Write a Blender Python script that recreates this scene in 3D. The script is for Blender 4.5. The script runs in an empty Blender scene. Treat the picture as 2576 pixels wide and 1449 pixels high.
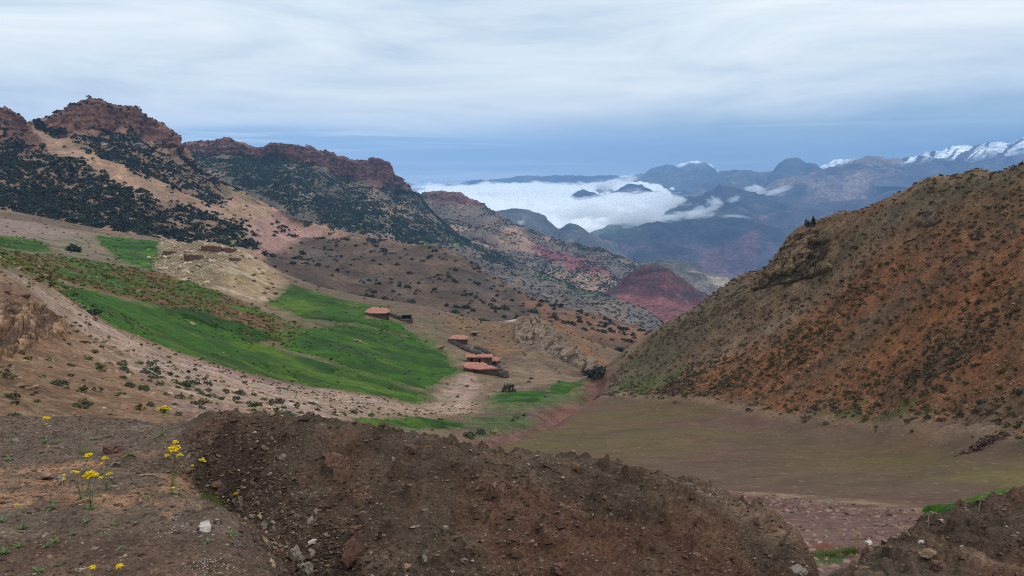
import bpy, math, random
import numpy as np

# ------------------------------------------------------------------ camera, sky, sun, exposure
W, H = 2576.0, 1449.0                      # working pixel frame used to read positions off the photograph
FOC = 1288.0 / math.tan(math.radians(32.5))
PITCH = math.radians(8.0)
scene = bpy.context.scene
col = scene.collection

cam_d = bpy.data.cameras.new("camera")
cam = bpy.data.objects.new("camera", cam_d)
col.objects.link(cam)
cam_d.sensor_fit = 'HORIZONTAL'
cam_d.angle = math.radians(65.0)
cam_d.clip_start = 0.2
cam_d.clip_end = 120000.0
cam.location = (0, 0, 0)
cam.rotation_euler = (math.radians(90) - PITCH, 0, 0)
scene.camera = cam

SUN_DIR = np.array([0.62, -0.30, 1.0]); SUN_DIR /= np.linalg.norm(SUN_DIR)
SUN_EL = math.asin(SUN_DIR[2])
SUN_AZ = math.atan2(SUN_DIR[0], SUN_DIR[1])

world = bpy.data.worlds.new("World")
scene.world = world
world.use_nodes = True
wn = world.node_tree; wn.nodes.clear()

def N(tree, kind, **kw):
    n = tree.nodes.new(kind)
    for k, v in kw.items():
        if k == 'inp':
            for i, val in v.items():
                n.inputs[i].default_value = val
        else:
            setattr(n, k, v)
    return n

def L(tree, a, b):
    tree.links.new(a, b)

def math_node(tree, op, a, b=None, clamp=False):
    n = tree.nodes.new('ShaderNodeMath'); n.operation = op; n.use_clamp = clamp
    for i, v in enumerate((a, b)):
        if v is None: continue
        if isinstance(v, (int, float)): n.inputs[i].default_value = v
        else: tree.links.new(v, n.inputs[i])
    return n.outputs[0]

def ramp(tree, fac, stops, interp='LINEAR'):
    n = tree.nodes.new('ShaderNodeValToRGB'); n.color_ramp.interpolation = interp
    e = n.color_ramp.elements
    while len(e) > 1: e.remove(e[-1])
    e[0].position = stops[0][0]; e[0].color = stops[0][1]
    for p, c in stops[1:]:
        x = e.new(p); x.color = c
    tree.links.new(fac, n.inputs[0])
    return n

def g4(v): return (v, v, v, 1)

def build_sky():
    t = wn
    out = N(t, 'ShaderNodeOutputWorld')
    sky = N(t, 'ShaderNodeTexSky', sky_type='NISHITA', sun_disc=False)
    sky.sun_elevation = SUN_EL; sky.sun_rotation = SUN_AZ
    sky.altitude = 2000; sky.air_density = 1.3; sky.dust_density = 0.3; sky.ozone_density = 3.0
    bg1 = N(t, 'ShaderNodeBackground', inp={1: 0.10}); L(t, sky.outputs[0], bg1.inputs[0])
    tc = N(t, 'ShaderNodeTexCoord')
    sep = N(t, 'ShaderNodeSeparateXYZ'); L(t, tc.outputs['Generated'], sep.inputs[0])
    z = sep.outputs[2]
    # a sheet of stratus seen at a low angle: long soft streaks
    mp = N(t, 'ShaderNodeMapping', inp={3: (1.7, 1.7, 11.0)}); L(t, tc.outputs['Generated'], mp.inputs[0])
    n1 = N(t, 'ShaderNodeTexNoise', inp={'Scale': 1.0, 'Detail': 5.0, 'Roughness': 0.5, 'Distortion': 0.6}); L(t, mp.outputs[0], n1.inputs[0])
    mp2 = N(t, 'ShaderNodeMapping', inp={3: (3.0, 3.0, 60.0), 1: (4.3, 1.1, 2.0)}); L(t, tc.outputs['Generated'], mp2.inputs[0])
    n2 = N(t, 'ShaderNodeTexNoise', inp={'Scale': 1.0, 'Detail': 6.0, 'Roughness': 0.55, 'Distortion': 0.9}); L(t, mp2.outputs[0], n2.inputs[0])
    # deck edge
    e = math_node(t, 'ADD', z, math_node(t, 'MULTIPLY', math_node(t, 'SUBTRACT', n1.outputs[0], 0.5), 0.10))
    # the open band lies lower on the left than on the right
    e = math_node(t, 'SUBTRACT', e, math_node(t, 'MULTIPLY', sep.outputs[0], 0.035))
    mr = N(t, 'ShaderNodeMapRange', interpolation_type='SMOOTHSTEP', inp={1: 0.050, 2: 0.095, 3: 0.0, 4: 1.0}); L(t, e, mr.inputs[0])
    deck = mr.outputs[0]
    # streaks in the open band
    s = N(t, 'ShaderNodeMapRange', interpolation_type='SMOOTHSTEP', inp={1: 0.44, 2: 0.66, 3: 0.0, 4: 0.70}); L(t, n2.outputs[0], s.inputs[0])
    left = N(t, 'ShaderNodeMapRange', interpolation_type='SMOOTHSTEP', inp={1: 0.25, 2: -0.35, 3: 0.30, 4: 1.0}); L(t, sep.outputs[0], left.inputs[0])
    streak = math_node(t, 'MULTIPLY', s.outputs[0], left.outputs[0])
    cov = math_node(t, 'MAXIMUM', deck, streak)
    # cloud brightness: soft grey shading inside the deck
    n3 = N(t, 'ShaderNodeTexNoise', inp={'Scale': 1.5, 'Detail': 7.0, 'Roughness': 0.58, 'Distortion': 0.5}); L(t, mp.outputs[0], n3.inputs[0])
    cr = ramp(t, n3.outputs[0], [(0.32, (0.58, 0.71, 0.85, 1)), (0.50, (0.80, 0.90, 0.97, 1)), (0.68, (0.98, 1.04, 1.06, 1))])
    bg2 = N(t, 'ShaderNodeBackground', inp={1: 1.0}); L(t, cr.outputs[0], bg2.inputs[0])
    zb = N(t, 'ShaderNodeMapRange', inp={1: 0.15, 2: 1.0, 3: 1.0, 4: 1.35}); L(t, z, zb.inputs[0]); L(t, zb.outputs[0], bg2.inputs[1])   # overcast decks are brightest overhead
    # thin veil low in the sky: blue-grey altostratus
    veil = ramp(t, n1.outputs[0], [(0.38, (0.18, 0.36, 0.62, 1)), (0.62, (0.44, 0.61, 0.80, 1))])
    bg3 = N(t, 'ShaderNodeBackground', inp={1: 1.0}); L(t, veil.outputs[0], bg3.inputs[0])
    m0 = N(t, 'ShaderNodeMixShader', inp={0: 0.80}); L(t, bg1.outputs[0], m0.inputs[1]); L(t, bg3.outputs[0], m0.inputs[2])
    m1 = N(t, 'ShaderNodeMixShader'); L(t, cov, m1.inputs[0]); L(t, m0.outputs[0], m1.inputs[1]); L(t, bg2.outputs[0], m1.inputs[2])
    L(t, m1.outputs[0], out.inputs[0])
build_sky()

sun_d = bpy.data.lights.new("sun", 'SUN'); sun_d.energy = 1.5; sun_d.angle = math.radians(14); sun_d.color = (1.0, 0.95, 0.88)
sun = bpy.data.objects.new("sun", sun_d); col.objects.link(sun)
import mathutils
sun.rotation_euler = mathutils.Vector(SUN_DIR.tolist()).to_track_quat('Z', 'Y').to_euler()
sun.location = (0, 0, 500)

scene.view_settings.view_transform = 'Standard'
scene.view_settings.look = 'None'
scene.view_settings.exposure = 0.0
scene.view_settings.gamma = 1.0
scene.render.engine = 'CYCLES'
scene.cycles.use_denoising = True
scene.cycles.use_adaptive_sampling = False
scene.cycles.filter_width = 1.0
scene.cycles.denoising_prefilter = 'NONE'
scene.cycles.denoising_input_passes = 'RGB_ALBEDO_NORMAL'
scene.cycles.max_bounces = 8
scene.cycles.diffuse_bounces = 2
scene.cycles.volume_bounces = 6
scene.cycles.transparent_max_bounces = 8

# ------------------------------------------------------------------ helpers
cp, sp = math.cos(PITCH), math.sin(PITCH)
def ut(px, py):
    """pixel -> direction as (x/y, z/y)"""
    xc = (np.asarray(px, float) - W / 2) / FOC
    yc = (H / 2 - np.asarray(py, float)) / FOC
    dy = cp + yc * sp
    return xc / dy, (-sp + yc * cp) / dy
def at(px, py, d):
    u, t = ut(px, py)
    return np.stack([u * d, np.asarray(d) + 0 * u, t * d], -1)
def project(P):
    x, y, z = P[..., 0], P[..., 1], P[..., 2]
    f = y * cp - z * sp
    v = y * sp + z * cp
    return W / 2 + FOC * x / f, H / 2 - FOC * v / f, f

def C(r, g, b, k=0.74):
    """colour read off the photograph (sRGB 0-255) -> surface albedo under the overcast light"""
    o = []
    for c in (r, g, b):
        c /= 255.0
        o.append(k * (c / 12.92 if c <= 0.04045 else ((c + 0.055) / 1.055) ** 2.4))
    return np.array(o)

def hsh(ix, iy, iz, seed):
    h = (ix.astype(np.uint32) * np.uint32(374761393)) ^ (iy.astype(np.uint32) * np.uint32(668265263)) ^ (iz.astype(np.uint32) * np.uint32(2246822519)) ^ np.uint32((seed * 3266489917) & 0xffffffff)
    h = (h ^ (h >> np.uint32(13))) * np.uint32(1274126177)
    h = (h ^ (h >> np.uint32(16))) * np.uint32(2654435761)
    return ((h ^ (h >> np.uint32(15))).astype(np.float64)) / 4294967295.0

def vn(x, y, z=0.0, seed=0):
    x, y, z = np.broadcast_arrays(np.asarray(x, float), np.asarray(y, float), np.asarray(z, float))
    xi, yi, zi = np.floor(x), np.floor(y), np.floor(z)
    fx, fy, fz = x - xi, y - yi, z - zi
    fx = fx * fx * fx * (fx * (fx * 6 - 15) + 10); fy = fy * fy * fy * (fy * (fy * 6 - 15) + 10); fz = fz * fz * fz * (fz * (fz * 6 - 15) + 10)
    xi = xi.astype(np.int64); yi = yi.astype(np.int64); zi = zi.astype(np.int64)
    with np.errstate(over='ignore'):
        def c(a, b, d): return hsh(xi + a, yi + b, zi + d, seed)
        x00 = c(0,0,0)*(1-fx)+c(1,0,0)*fx; x10 = c(0,1,0)*(1-fx)+c(1,1,0)*fx
        x01 = c(0,0,1)*(1-fx)+c(1,0,1)*fx; x11 = c(0,1,1)*(1-fx)+c(1,1,1)*fx
    a = x00*(1-fy)+x10*fy; b = x01*(1-fy)+x11*fy
    return (a*(1-fz)+b*fz) * 2 - 1

def fbm(x, y, z=0.0, octv=5, seed=0, gain=0.5, ridged=False):
    s = 0.0; a = 1.0; n = 0.0
    for i in range(octv):
        f = 2.03 ** i
        v = vn(x*f + 17.3*i, y*f - 9.1*i, np.asarray(z)*f + 3.7*i, seed + i)
        if ridged: v = 1 - 2*np.abs(v)
        s = s + a*v; n += a; a *= gain
    return s / n

def cell(x, y, seed=0):
    """cellular noise: (random value of the nearest cell, gap to the second nearest)"""
    x = np.asarray(x, float); y = np.asarray(y, float)
    xi = np.floor(x).astype(np.int64); yi = np.floor(y).astype(np.int64)
    d1 = np.full(x.shape, 9.0); d2 = np.full(x.shape, 9.0); val = np.zeros(x.shape)
    z = np.zeros_like(xi)
    with np.errstate(over='ignore'):
        for a in (-1, 0, 1):
            for b in (-1, 0, 1):
                cx, cy = xi+a, yi+b
                d = np.hypot(cx + hsh(cx, cy, z, seed) - x, cy + hsh(cx, cy, z, seed+7) - y)
                v = hsh(cx, cy, z, seed+13)
                near = d < d1
                d2 = np.where(near, d1, np.minimum(d2, d)); val = np.where(near, v, val); d1 = np.where(near, d, d1)
    return val*2-1, d2-d1

def smooth(a, b, x):
    t = np.clip((x - a) / (b - a), 0, 1)
    return t * t * (3 - 2 * t)
def mix(a, b, m):
    m = np.asarray(m)[..., None]
    return a * (1 - m) + b * m

def poly_sd(X, Y, pts):
    """signed distance (negative inside) to a closed polygon"""
    pts = np.asarray(pts, float); n = len(pts)
    d = np.full(X.shape, 1e18); inside = np.zeros(X.shape, bool)
    for i in range(n):
        x0, y0 = pts[i]; x1, y1 = pts[(i + 1) % n]
        ex, ey = x1 - x0, y1 - y0
        l2 = ex*ex + ey*ey + 1e-12
        k = np.clip(((X-x0)*ex + (Y-y0)*ey) / l2, 0, 1)
        d = np.minimum(d, (X-x0-k*ex)**2 + (Y-y0-k*ey)**2)
        c = ((y0 > Y) != (y1 > Y)) & (X < ex * (Y - y0) / (y1 - y0 + 1e-12) + x0)
        inside ^= c
    d = np.sqrt(d)
    return np.where(inside, -d, d)

def line_d(X, Y, pts):
    pts = np.asarray(pts, float); d = np.full(X.shape, 1e18)
    for i in range(len(pts) - 1):
        x0, y0 = pts[i]; x1, y1 = pts[i + 1]
        ex, ey = x1-x0, y1-y0; l2 = ex*ex+ey*ey+1e-12
        k = np.clip(((X-x0)*ex + (Y-y0)*ey)/l2, 0, 1)
        d = np.minimum(d, (X-x0-k*ex)**2 + (Y-y0-k*ey)**2)
    return np.sqrt(d)

def tag(o, label=None, cat=None, group=None, kind=None):
    if label: o['label'] = label
    if cat: o['category'] = cat
    if group: o['group'] = group
    if kind: o['kind'] = kind
    return o

def mesh_np(name, V, F, mat, color=None, smooth_=True, loc=None):
    """V (n,3), F (m,k) with constant k"""
    me = bpy.data.meshes.new(name)
    V = np.ascontiguousarray(V, np.float32); F = np.ascontiguousarray(F, np.int32)
    k = F.shape[1]
    me.vertices.add(len(V)); me.vertices.foreach_set('co', V.ravel())
    me.loops.add(F.size); me.loops.foreach_set('vertex_index', F.ravel())
    me.polygons.add(len(F)); me.polygons.foreach_set('loop_start', np.arange(0, F.size, k, dtype=np.int32))
    me.polygons.foreach_set('use_smooth', np.full(len(F), bool(smooth_)))
    if color is not None:
        a = me.color_attributes.new('Col', 'FLOAT_COLOR', 'POINT')
        cc = np.ones((len(V), 4), np.float32); cc[:, :color.shape[1]] = color
        a.data.foreach_set('color', cc.ravel())
    me.update(calc_edges=True)
    if mat: me.materials.append(mat)
    return me

def link(name, me, parent=None, loc=None, rot=None, scale=None):
    o = bpy.data.objects.new(name, me); col.objects.link(o)
    if parent is not None: o.parent = parent
    if loc is not None: o.location = loc
    if rot is not None: o.rotation_euler = rot
    if scale is not None: o.scale = scale if hasattr(scale, '__len__') else (scale,)*3
    return o

def grid_faces(R, Cn, mask=None):
    i = np.arange(R * Cn).reshape(R, Cn)
    f = np.stack([i[:-1, :-1], i[:-1, 1:], i[1:, 1:], i[1:, :-1]], -1)
    if mask is not None: f = f[mask]
    return f.reshape(-1, 4)

def grid_normals(P):
    du = np.gradient(P, axis=1); dv = np.gradient(P, axis=0)
    n = np.cross(du, dv); n /= np.linalg.norm(n, axis=-1, keepdims=True) + 1e-12
    n *= np.where(n[..., 2:3] < 0, -1, 1)
    return n

# ------------------------------------------------------------------ materials
def ground_mat(name, s_big, s_fine, bump_dist, contrast=0.35, rough=0.95, speck=0.0, speck_scale=1.0, tint=(0.55, 0.45, 0.36), fine_detail=8.0, bump_strength=0.7):
    """vertex colour says what the ground is made of; noises add grain, grit and relief"""
    m = bpy.data.materials.new(name); m.use_nodes = True
    t = m.node_tree; t.nodes.clear()
    out = N(t, 'ShaderNodeOutputMaterial')
    b = N(t, 'ShaderNodeBsdfPrincipled', inp={'Roughness': rough, 'Specular IOR Level': 0.15})
    L(t, b.outputs[0], out.inputs[0])
    at_ = N(t, 'ShaderNodeAttribute', attribute_name='Col')
    tc = N(t, 'ShaderNodeTexCoord')
    n1 = N(t, 'ShaderNodeTexNoise', inp={'Scale': s_big, 'Detail': 6.0, 'Roughness': 0.6}); L(t, tc.outputs['Object'], n1.inputs[0])
    n2 = N(t, 'ShaderNodeTexNoise', inp={'Scale': s_fine, 'Detail': fine_detail, 'Roughness': 0.68}); L(t, tc.outputs['Object'], n2.inputs[0])
    r1 = ramp(t, n1.outputs[0], [(0.36, g4(1 - contrast)), (0.5, g4(1.0)), (0.64, g4(1 + contrast))])
    r2 = ramp(t, n2.outputs[0], [(0.36, g4(1 - contrast * 1.5)), (0.5, g4(1.0)), (0.64, g4(1 + contrast * 1.5))])
    mx = N(t, 'ShaderNodeMix', data_type='RGBA', blend_type='MULTIPLY', clamp_result=False, inp={0: 1.0}); L(t, at_.outputs['Alpha'], mx.inputs[0])
    L(t, at_.outputs[0], mx.inputs[6]); L(t, r1.outputs[0], mx.inputs[7])
    mx2 = N(t, 'ShaderNodeMix', data_type='RGBA', blend_type='MULTIPLY', clamp_result=False, inp={0: 1.0}); L(t, at_.outputs['Alpha'], mx2.inputs[0])
    L(t, mx.outputs[2], mx2.inputs[6]); L(t, r2.outputs[0], mx2.inputs[7])
    last = mx2.outputs[2]
    hgt = n2.outputs[0]
    if speck > 0:
        v = N(t, 'ShaderNodeTexVoronoi', inp={'Scale': speck_scale, 'Randomness': 1.0}); L(t, tc.outputs['Object'], v.inputs['Vector'])
        sr = ramp(t, v.outputs['Distance'], [(0.0, g4(1)), (0.22, g4(0.9)), (0.36, g4(0))])
        rnd = N(t, 'ShaderNodeSeparateColor'); L(t, v.outputs['Color'], rnd.inputs[0])
        keep = N(t, 'ShaderNodeMapRange', inp={1: 0.62, 2: 0.68, 3: 0.0, 4: speck}); L(t, rnd.outputs[0], keep.inputs[0])
        fac = math_node(t, 'MULTIPLY', sr.outputs[0], keep.outputs[0])
        val = N(t, 'ShaderNodeMapRange', inp={1: 0.0, 2: 1.0, 3: 0.45, 4: 1.5}); L(t, rnd.outputs[1], val.inputs[0])
        tc_ = N(t, 'ShaderNodeMix', data_type='RGBA', blend_type='MULTIPLY', clamp_result=False, inp={0: 1.0, 6: (*tint, 1)})
        cmb = N(t, 'ShaderNodeCombineColor'); [L(t, val.outputs[0], cmb.inputs[i]) for i in range(3)]
        L(t, cmb.outputs[0], tc_.inputs[7])
        ms = N(t, 'ShaderNodeMix', data_type='RGBA', blend_type='MIX'); L(t, fac, ms.inputs[0]); L(t, last, ms.inputs[6]); L(t, tc_.outputs[2], ms.inputs[7])
        last = ms.outputs[2]
        hgt = math_node(t, 'ADD', hgt, math_node(t, 'MULTIPLY', fac, 0.8))
    L(t, last, b.inputs['Base Color'])
    bp = N(t, 'ShaderNodeBump', inp={'Strength': bump_strength, 'Distance': bump_dist}); L(t, hgt, bp.inputs['Height']); L(t, bp.outputs[0], b.inputs['Normal'])
    return m

def simple_mat(name, colr, rough=0.9, var=0.3, scale=3.0, bump=0.0, rand=0.0, spec=0.15, trans=0.0):
    """one colour with grain; rand varies it from object to object"""
    m = bpy.data.materials.new(name); m.use_nodes = True
    t = m.node_tree; t.nodes.clear()
    out = N(t, 'ShaderNodeOutputMaterial')
    b = N(t, 'ShaderNodeBsdfPrincipled', inp={'Roughness': rough, 'Specular IOR Level': spec})
    tc = N(t, 'ShaderNodeTexCoord')
    n = N(t, 'ShaderNodeTexNoise', inp={'Scale': scale, 'Detail': 6.0, 'Roughness': 0.65}); L(t, tc.outputs['Object'], n.inputs[0])
    r = ramp(t, n.outputs[0], [(0.37, g4(1 - var)), (0.5, g4(1)), (0.63, g4(1 + var))])
    mx = N(t, 'ShaderNodeMix', data_type='RGBA', blend_type='MULTIPLY', clamp_result=False, inp={0: 1.0, 6: (*colr, 1)}); L(t, r.outputs[0], mx.inputs[7])
    last = mx.outputs[2]
    if rand > 0:
        oi = N(t, 'ShaderNodeObjectInfo')
        hs = N(t, 'ShaderNodeHueSaturation'); L(t, last, hs.inputs['Color'])
        v = N(t, 'ShaderNodeMapRange', inp={3: 1 - rand, 4: 1 + rand}); L(t, oi.outputs['Random'], v.inputs[0]); L(t, v.outputs[0], hs.inputs['Value'])
        h = N(t, 'ShaderNodeMapRange', inp={3: 0.5 - rand * 0.05, 4: 0.5 + rand * 0.05}); L(t, oi.outputs['Random'], h.inputs[0]); L(t, h.outputs[0], hs.inputs['Hue'])
        last = hs.outputs[0]
    L(t, last, b.inputs['Base Color'])
    if bump > 0:
        bp = N(t, 'ShaderNodeBump', inp={'Strength': 0.8, 'Distance': bump}); L(t, n.outputs[0], bp.inputs['Height']); L(t, bp.outputs[0], b.inputs['Normal'])
    sh = b.outputs[0]
    if trans > 0:
        tr = N(t, 'ShaderNodeBsdfTranslucent'); L(t, last, tr.inputs[0])
        ms = N(t, 'ShaderNodeMixShader', inp={0: trans}); L(t, sh, ms.inputs[1]); L(t, tr.outputs[0], ms.inputs[2]); sh = ms.outputs[0]
    L(t, sh, out.inputs[0])
    return m

def vcol_mat(name, rough=0.9, spec=0.1, trans=0.0):
    """plain vertex-colour material for masses of plants and stones"""
    m = bpy.data.materials.new(name); m.use_nodes = True
    t = m.node_tree; t.nodes.clear()
    out = N(t, 'ShaderNodeOutputMaterial')
    b = N(t, 'ShaderNodeBsdfPrincipled', inp={'Roughness': rough, 'Specular IOR Level': spec})
    a = N(t, 'ShaderNodeAttribute', attribute_name='Col'); L(t, a.outputs[0], b.inputs['Base Color'])
    sh = b.outputs[0]
    if trans > 0:
        tr = N(t, 'ShaderNodeBsdfTranslucent'); L(t, a.outputs[0], tr.inputs[0])
        ms = N(t, 'ShaderNodeMixShader', inp={0: trans}); L(t, sh, ms.inputs[1]); L(t, tr.outputs[0], ms.inputs[2]); sh = ms.outputs[0]
    L(t, sh, out.inputs[0])
    return m

# a splatted depth buffer of the terrain: tells which scattered plants the view could show
ZW, ZH = 1288, 725
ZBUF = np.full((ZH, ZW), 1e9)
def splat(P):
    px, py, f = project(P.reshape(-1, 3))
    ok = f > 1
    ix = (px[ok] / 2).astype(int); iy = (py[ok] / 2).astype(int); d = f[ok]
    for ox in (0, 1):
        for oy in (0, 1):
            jx, jy = ix + ox, iy + oy
            k = (jx >= 0) & (jx < ZW) & (jy >= 0) & (jy < ZH)
            np.minimum.at(ZBUF, (jy[k], jx[k]), d[k])
def visible(P, slack=1.02, up=0.0):
    Q = P.copy(); Q[:, 2] += up
    px, py, f = project(Q)
    ix = (px / 2).astype(int); iy = (py / 2).astype(int)
    ok = (ix >= 0) & (ix < ZW) & (iy >= 0) & (iy < ZH)
    r = np.zeros(len(P), bool)
    r[ok] = f[ok] < ZBUF[iy[ok], ix[ok]] * slack
    return r
# ------------------------------------------------------------------ near and middle ground: height fields through surveyed points
KV = 0.55
def rbf_fit(pts, eps=0.03, lam=2e-4):
    pts = np.asarray(pts, float)
    u, t = ut(pts[:, 0], pts[:, 1]); v = np.log(pts[:, 2]) * KV
    if pts.shape[1] > 3:
        zz = pts[:, 3]; t = np.where(np.isnan(zz), t, zz / pts[:, 2])
    n = len(pts)
    r = np.sqrt((u[:, None]-u)**2 + (v[:, None]-v)**2 + eps*eps)
    A = np.zeros((n+3, n+3)); A[:n, :n] = -r + lam*np.eye(n)*(-1)
    A[:n, n] = 1; A[:n, n+1] = u; A[:n, n+2] = v; A[n, :n] = 1; A[n+1, :n] = u; A[n+2, :n] = v
    w = np.linalg.solve(A, np.concatenate([t, [0, 0, 0]]))
    return (u, v, w, eps)
def rbf_eval(fit, U, V):
    u, v, w, eps = fit; V = V * KV
    out = np.full(U.shape, w[-3]) + w[-2]*U + w[-1]*V
    for i in range(len(u)):
        out -= w[i]*np.sqrt((U-u[i])**2 + (V-v[i])**2 + eps*eps)
    return out

class Fan:
    """height field sampled on a fan of lines so that near ground gets finer cells than far ground"""
    def __init__(s, pts, u0, u1, nu, d0, d1, nd, eps=0.03):
        s.u = np.linspace(u0, u1, nu); s.v = np.linspace(math.log(d0), math.log(d1), nd)
        s.U, s.V = np.meshgrid(s.u, s.v)
        s.D = np.exp(s.V)
        s.T = rbf_eval(rbf_fit(pts, eps), s.U, s.V)
        s.X = s.U*s.D; s.Y = s.D.copy(); s.Z = s.T*s.D
    def P(s): return np.stack([s.X, s.Y, s.Z], -1)
    def hit(s, px, py):
        """first ground point on the line of sight through a pixel"""
        u, t = ut(px, py)
        u = float(u); t = float(t)
        c = np.clip((u - s.u[0])/(s.u[1]-s.u[0]), 0, len(s.u)-1.001); i = int(c); f = c-i
        z = s.Z[:, i]*(1-f) + s.Z[:, i+1]*f
        tt = z/s.D[:, 0]
        k = np.argmax(tt >= t)
        if tt[k] < t: k = int(np.argmax(tt))
        d = s.D[k, 0]
        if k > 0 and tt[k] > tt[k-1] and tt[k] >= t:
            q = np.clip((t-tt[k-1])/(tt[k]-tt[k-1]), 0, 1); d = s.D[k-1, 0]*(1-q) + s.D[k, 0]*q
        return np.array([u*d, d, s.z_at(u*d, d)])
    def z_at(s, x, y):
        y = np.asarray(y, float); x = np.asarray(x, float)
        c = np.clip((x/y - s.u[0])/(s.u[1]-s.u[0]), 0, len(s.u)-1.001); r = np.clip((np.log(y)-s.v[0])/(s.v[1]-s.v[0]), 0, len(s.v)-1.001)
        i = c.astype(int); j = r.astype(int); f = c-i; g = r-j
        return (s.Z[j, i]*(1-f)+s.Z[j, i+1]*f)*(1-g) + (s.Z[j+1, i]*(1-f)+s.Z[j+1, i+1]*f)*g
    def region(s, poly):
        """pixel outline -> outline on the ground (x, y)"""
        out = []
        n = len(poly)
        for a in range(n):
            p, q = poly[a], poly[(a+1) % n]
            k = max(1, int(math.hypot(q[0]-p[0], q[1]-p[1])//60))
            for b in range(k):
                h = s.hit(p[0]+(q[0]-p[0])*b/k, p[1]+(q[1]-p[1])*b/k); out.append((h[0], h[1]))
        return out
    def sd(s, poly): return poly_sd(s.X, s.Y, s.region(poly))
    def track(s, pts):
        out = []
        for a in range(len(pts)-1):
            p, q = pts[a], pts[a+1]
            for b in range(4):
                h = s.hit(p[0]+(q[0]-p[0])*b/4, p[1]+(q[1]-p[1])*b/4); out.append((h[0], h[1]))
        return line_d(s.X, s.Y, out)

nan = float('nan')
# ---- middle ground: (pixel x, pixel y, distance)
SIL = [(1560,905,212),(1600,868,205),(1650,830,196),(1700,800,188),(1800,738,177),(1880,690,170),(1950,648,165),(1968,615,162),(1990,585,160),(2040,560,158),(2100,540,154),(2200,505,146),(2300,462,138),(2330,448,136),(2450,430,128),(2576,408,116),(2800,372,100),(3000,345,90)]
MID = [
 (-350,1100,15),(-350,900,30),(-350,700,50),(-350,600,75),(-350,560,200),(-350,500,400),
 (0,1050,22),(0,980,28),(0,900,38),(0,830,47),(0,760,57),(0,700,68),(0,672,76),
 (120,1040,26),(120,900,45),(120,800,62),(110,717,82),
 (230,1050,27),(230,900,52),(230,840,72),(225,787,92),
 (400,1062,29),(400,950,52),(380,858,100),
 (550,1062,31),(560,1000,58),(560,922,112),
 (740,1058,42),(740,1005,80),(740,965,128),
 (900,1068,62),(900,1025,100),(900,990,138),
 (1060,1090,75),(1060,1050,115),(1060,1016,150),
 (0,655,160),(0,615,230),(0,565,330),(0,530,420),(0,520,520),
 (120,708,125),(150,650,210),(150,590,300),(150,560,400),(150,545,520),
 (245,785,112),(280,720,185),(300,665,240),(300,625,310),(300,590,395),(300,580,520),
 (400,850,118),(420,770,170),(420,700,230),(390,655,290),(395,612,345),(400,600,400),
 (560,908,125),(560,830,170),(560,750,215),(560,690,255),(560,640,300),(550,614,320),(550,640,400),(550,640,520),
 (650,767,232),(700,738,262),(640,652,305),(615,634,318),(720,716,285),(680,700,350),(700,720,430),
 (740,950,136),(740,880,175),(740,800,220),(740,745,262),(760,712,300),(780,740,400),
 (900,975,146),(900,900,180),(900,830,220),(900,772,265),(900,745,310),(900,760,420),
 (1050,1008,152),(1060,940,190),(1050,870,225),(1050,806,265),(1050,768,320),(1050,790,430),
 (1160,935,195),(1160,865,243),(1160,800,310),
 (1250,960,185),(1220,905,218),(1250,840,268),(1250,812,330),(1250,850,450),
 (1350,1000,160),(1400,975,180),(1465,965,186),(1380,1055,126),(1250,1092,104),(1180,1120,94),(1250,1050,126),(1140,1060,118),
 (1300,862,252),(1290,806,292),(1350,806,276),(1400,872,250),(1470,930,226),(1360,806,340),
 (1500,865,330),(1600,900,360),(1500,885,420),(1400,860,420),(1300,850,460),(1400,880,500),(1250,860,510),
 (1490,1000,168),(1500,950,216),(1440,1022,148),
 # right hillside
 (1520,992,160),(1600,1000,150),(1700,1000,137),(1830,1020,122),(1960,1048,108),(2200,1065,90),(2400,1088,75),(2576,1122,63),(2800,1160,50),(3000,1190,42),
 (1620,940,170),(1700,900,162),(1850,860,146),(2000,800,134),(2200,760,117),(2400,700,103),(2576,680,90),(1850,950,130),(2000,920,120),(2200,920,102),(2400,900,87),(2576,900,75),(2800,700,72),(2800,900,60),(2050,680,147),(2300,600,122),(2500,560,107),(3000,700,60),
 # ploughed field
 (1500,1150,76),(1400,1100,100),(1700,1080,98),(2000,1150,63),(2400,1160,53),(2576,1180,48),(1700,1210,52),(2100,1250,41),(2400,1270,35),(2576,1260,34),(2800,1260,34),(1900,1270,38),(1300,1160,74),
 (2000,1315,29),(2200,1345,24),(2100,1410,18),(2400,1380,19),(2576,1350,20),(2050,1449,14),(2800,1350,18),(3000,1300,20),
 (1200,1260,28),(1600,1320,24),(800,1180,24),(500,1120,22),(-350,1200,12),(200,1150,18),(1200,1449,14),(600,1330,14),(2576,1449,13),(1700,1449,14),
]
for a, b, c in SIL:
    MID += [(a, b, c), (a, b+50, c*1.10)]
    if a > 1720: MID += [(a, b+190, c*1.4), (a, max(b+300, 900), c*2.2), (a, 920, 520)]
MID += [(1560,940,260),(1620,930,262),(1680,925,262),(1560,910,300),(1640,910,320),(1700,920,320),(1640,905,420),(1700,920,420),(1640,915,520),(1700,925,520),(1560,905,520),(1450,900,520),(1350,880,520)]
mid = Fan(MID, -1.0, 1.02, 660, 13.0, 520.0, 470, eps=0.02)

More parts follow.
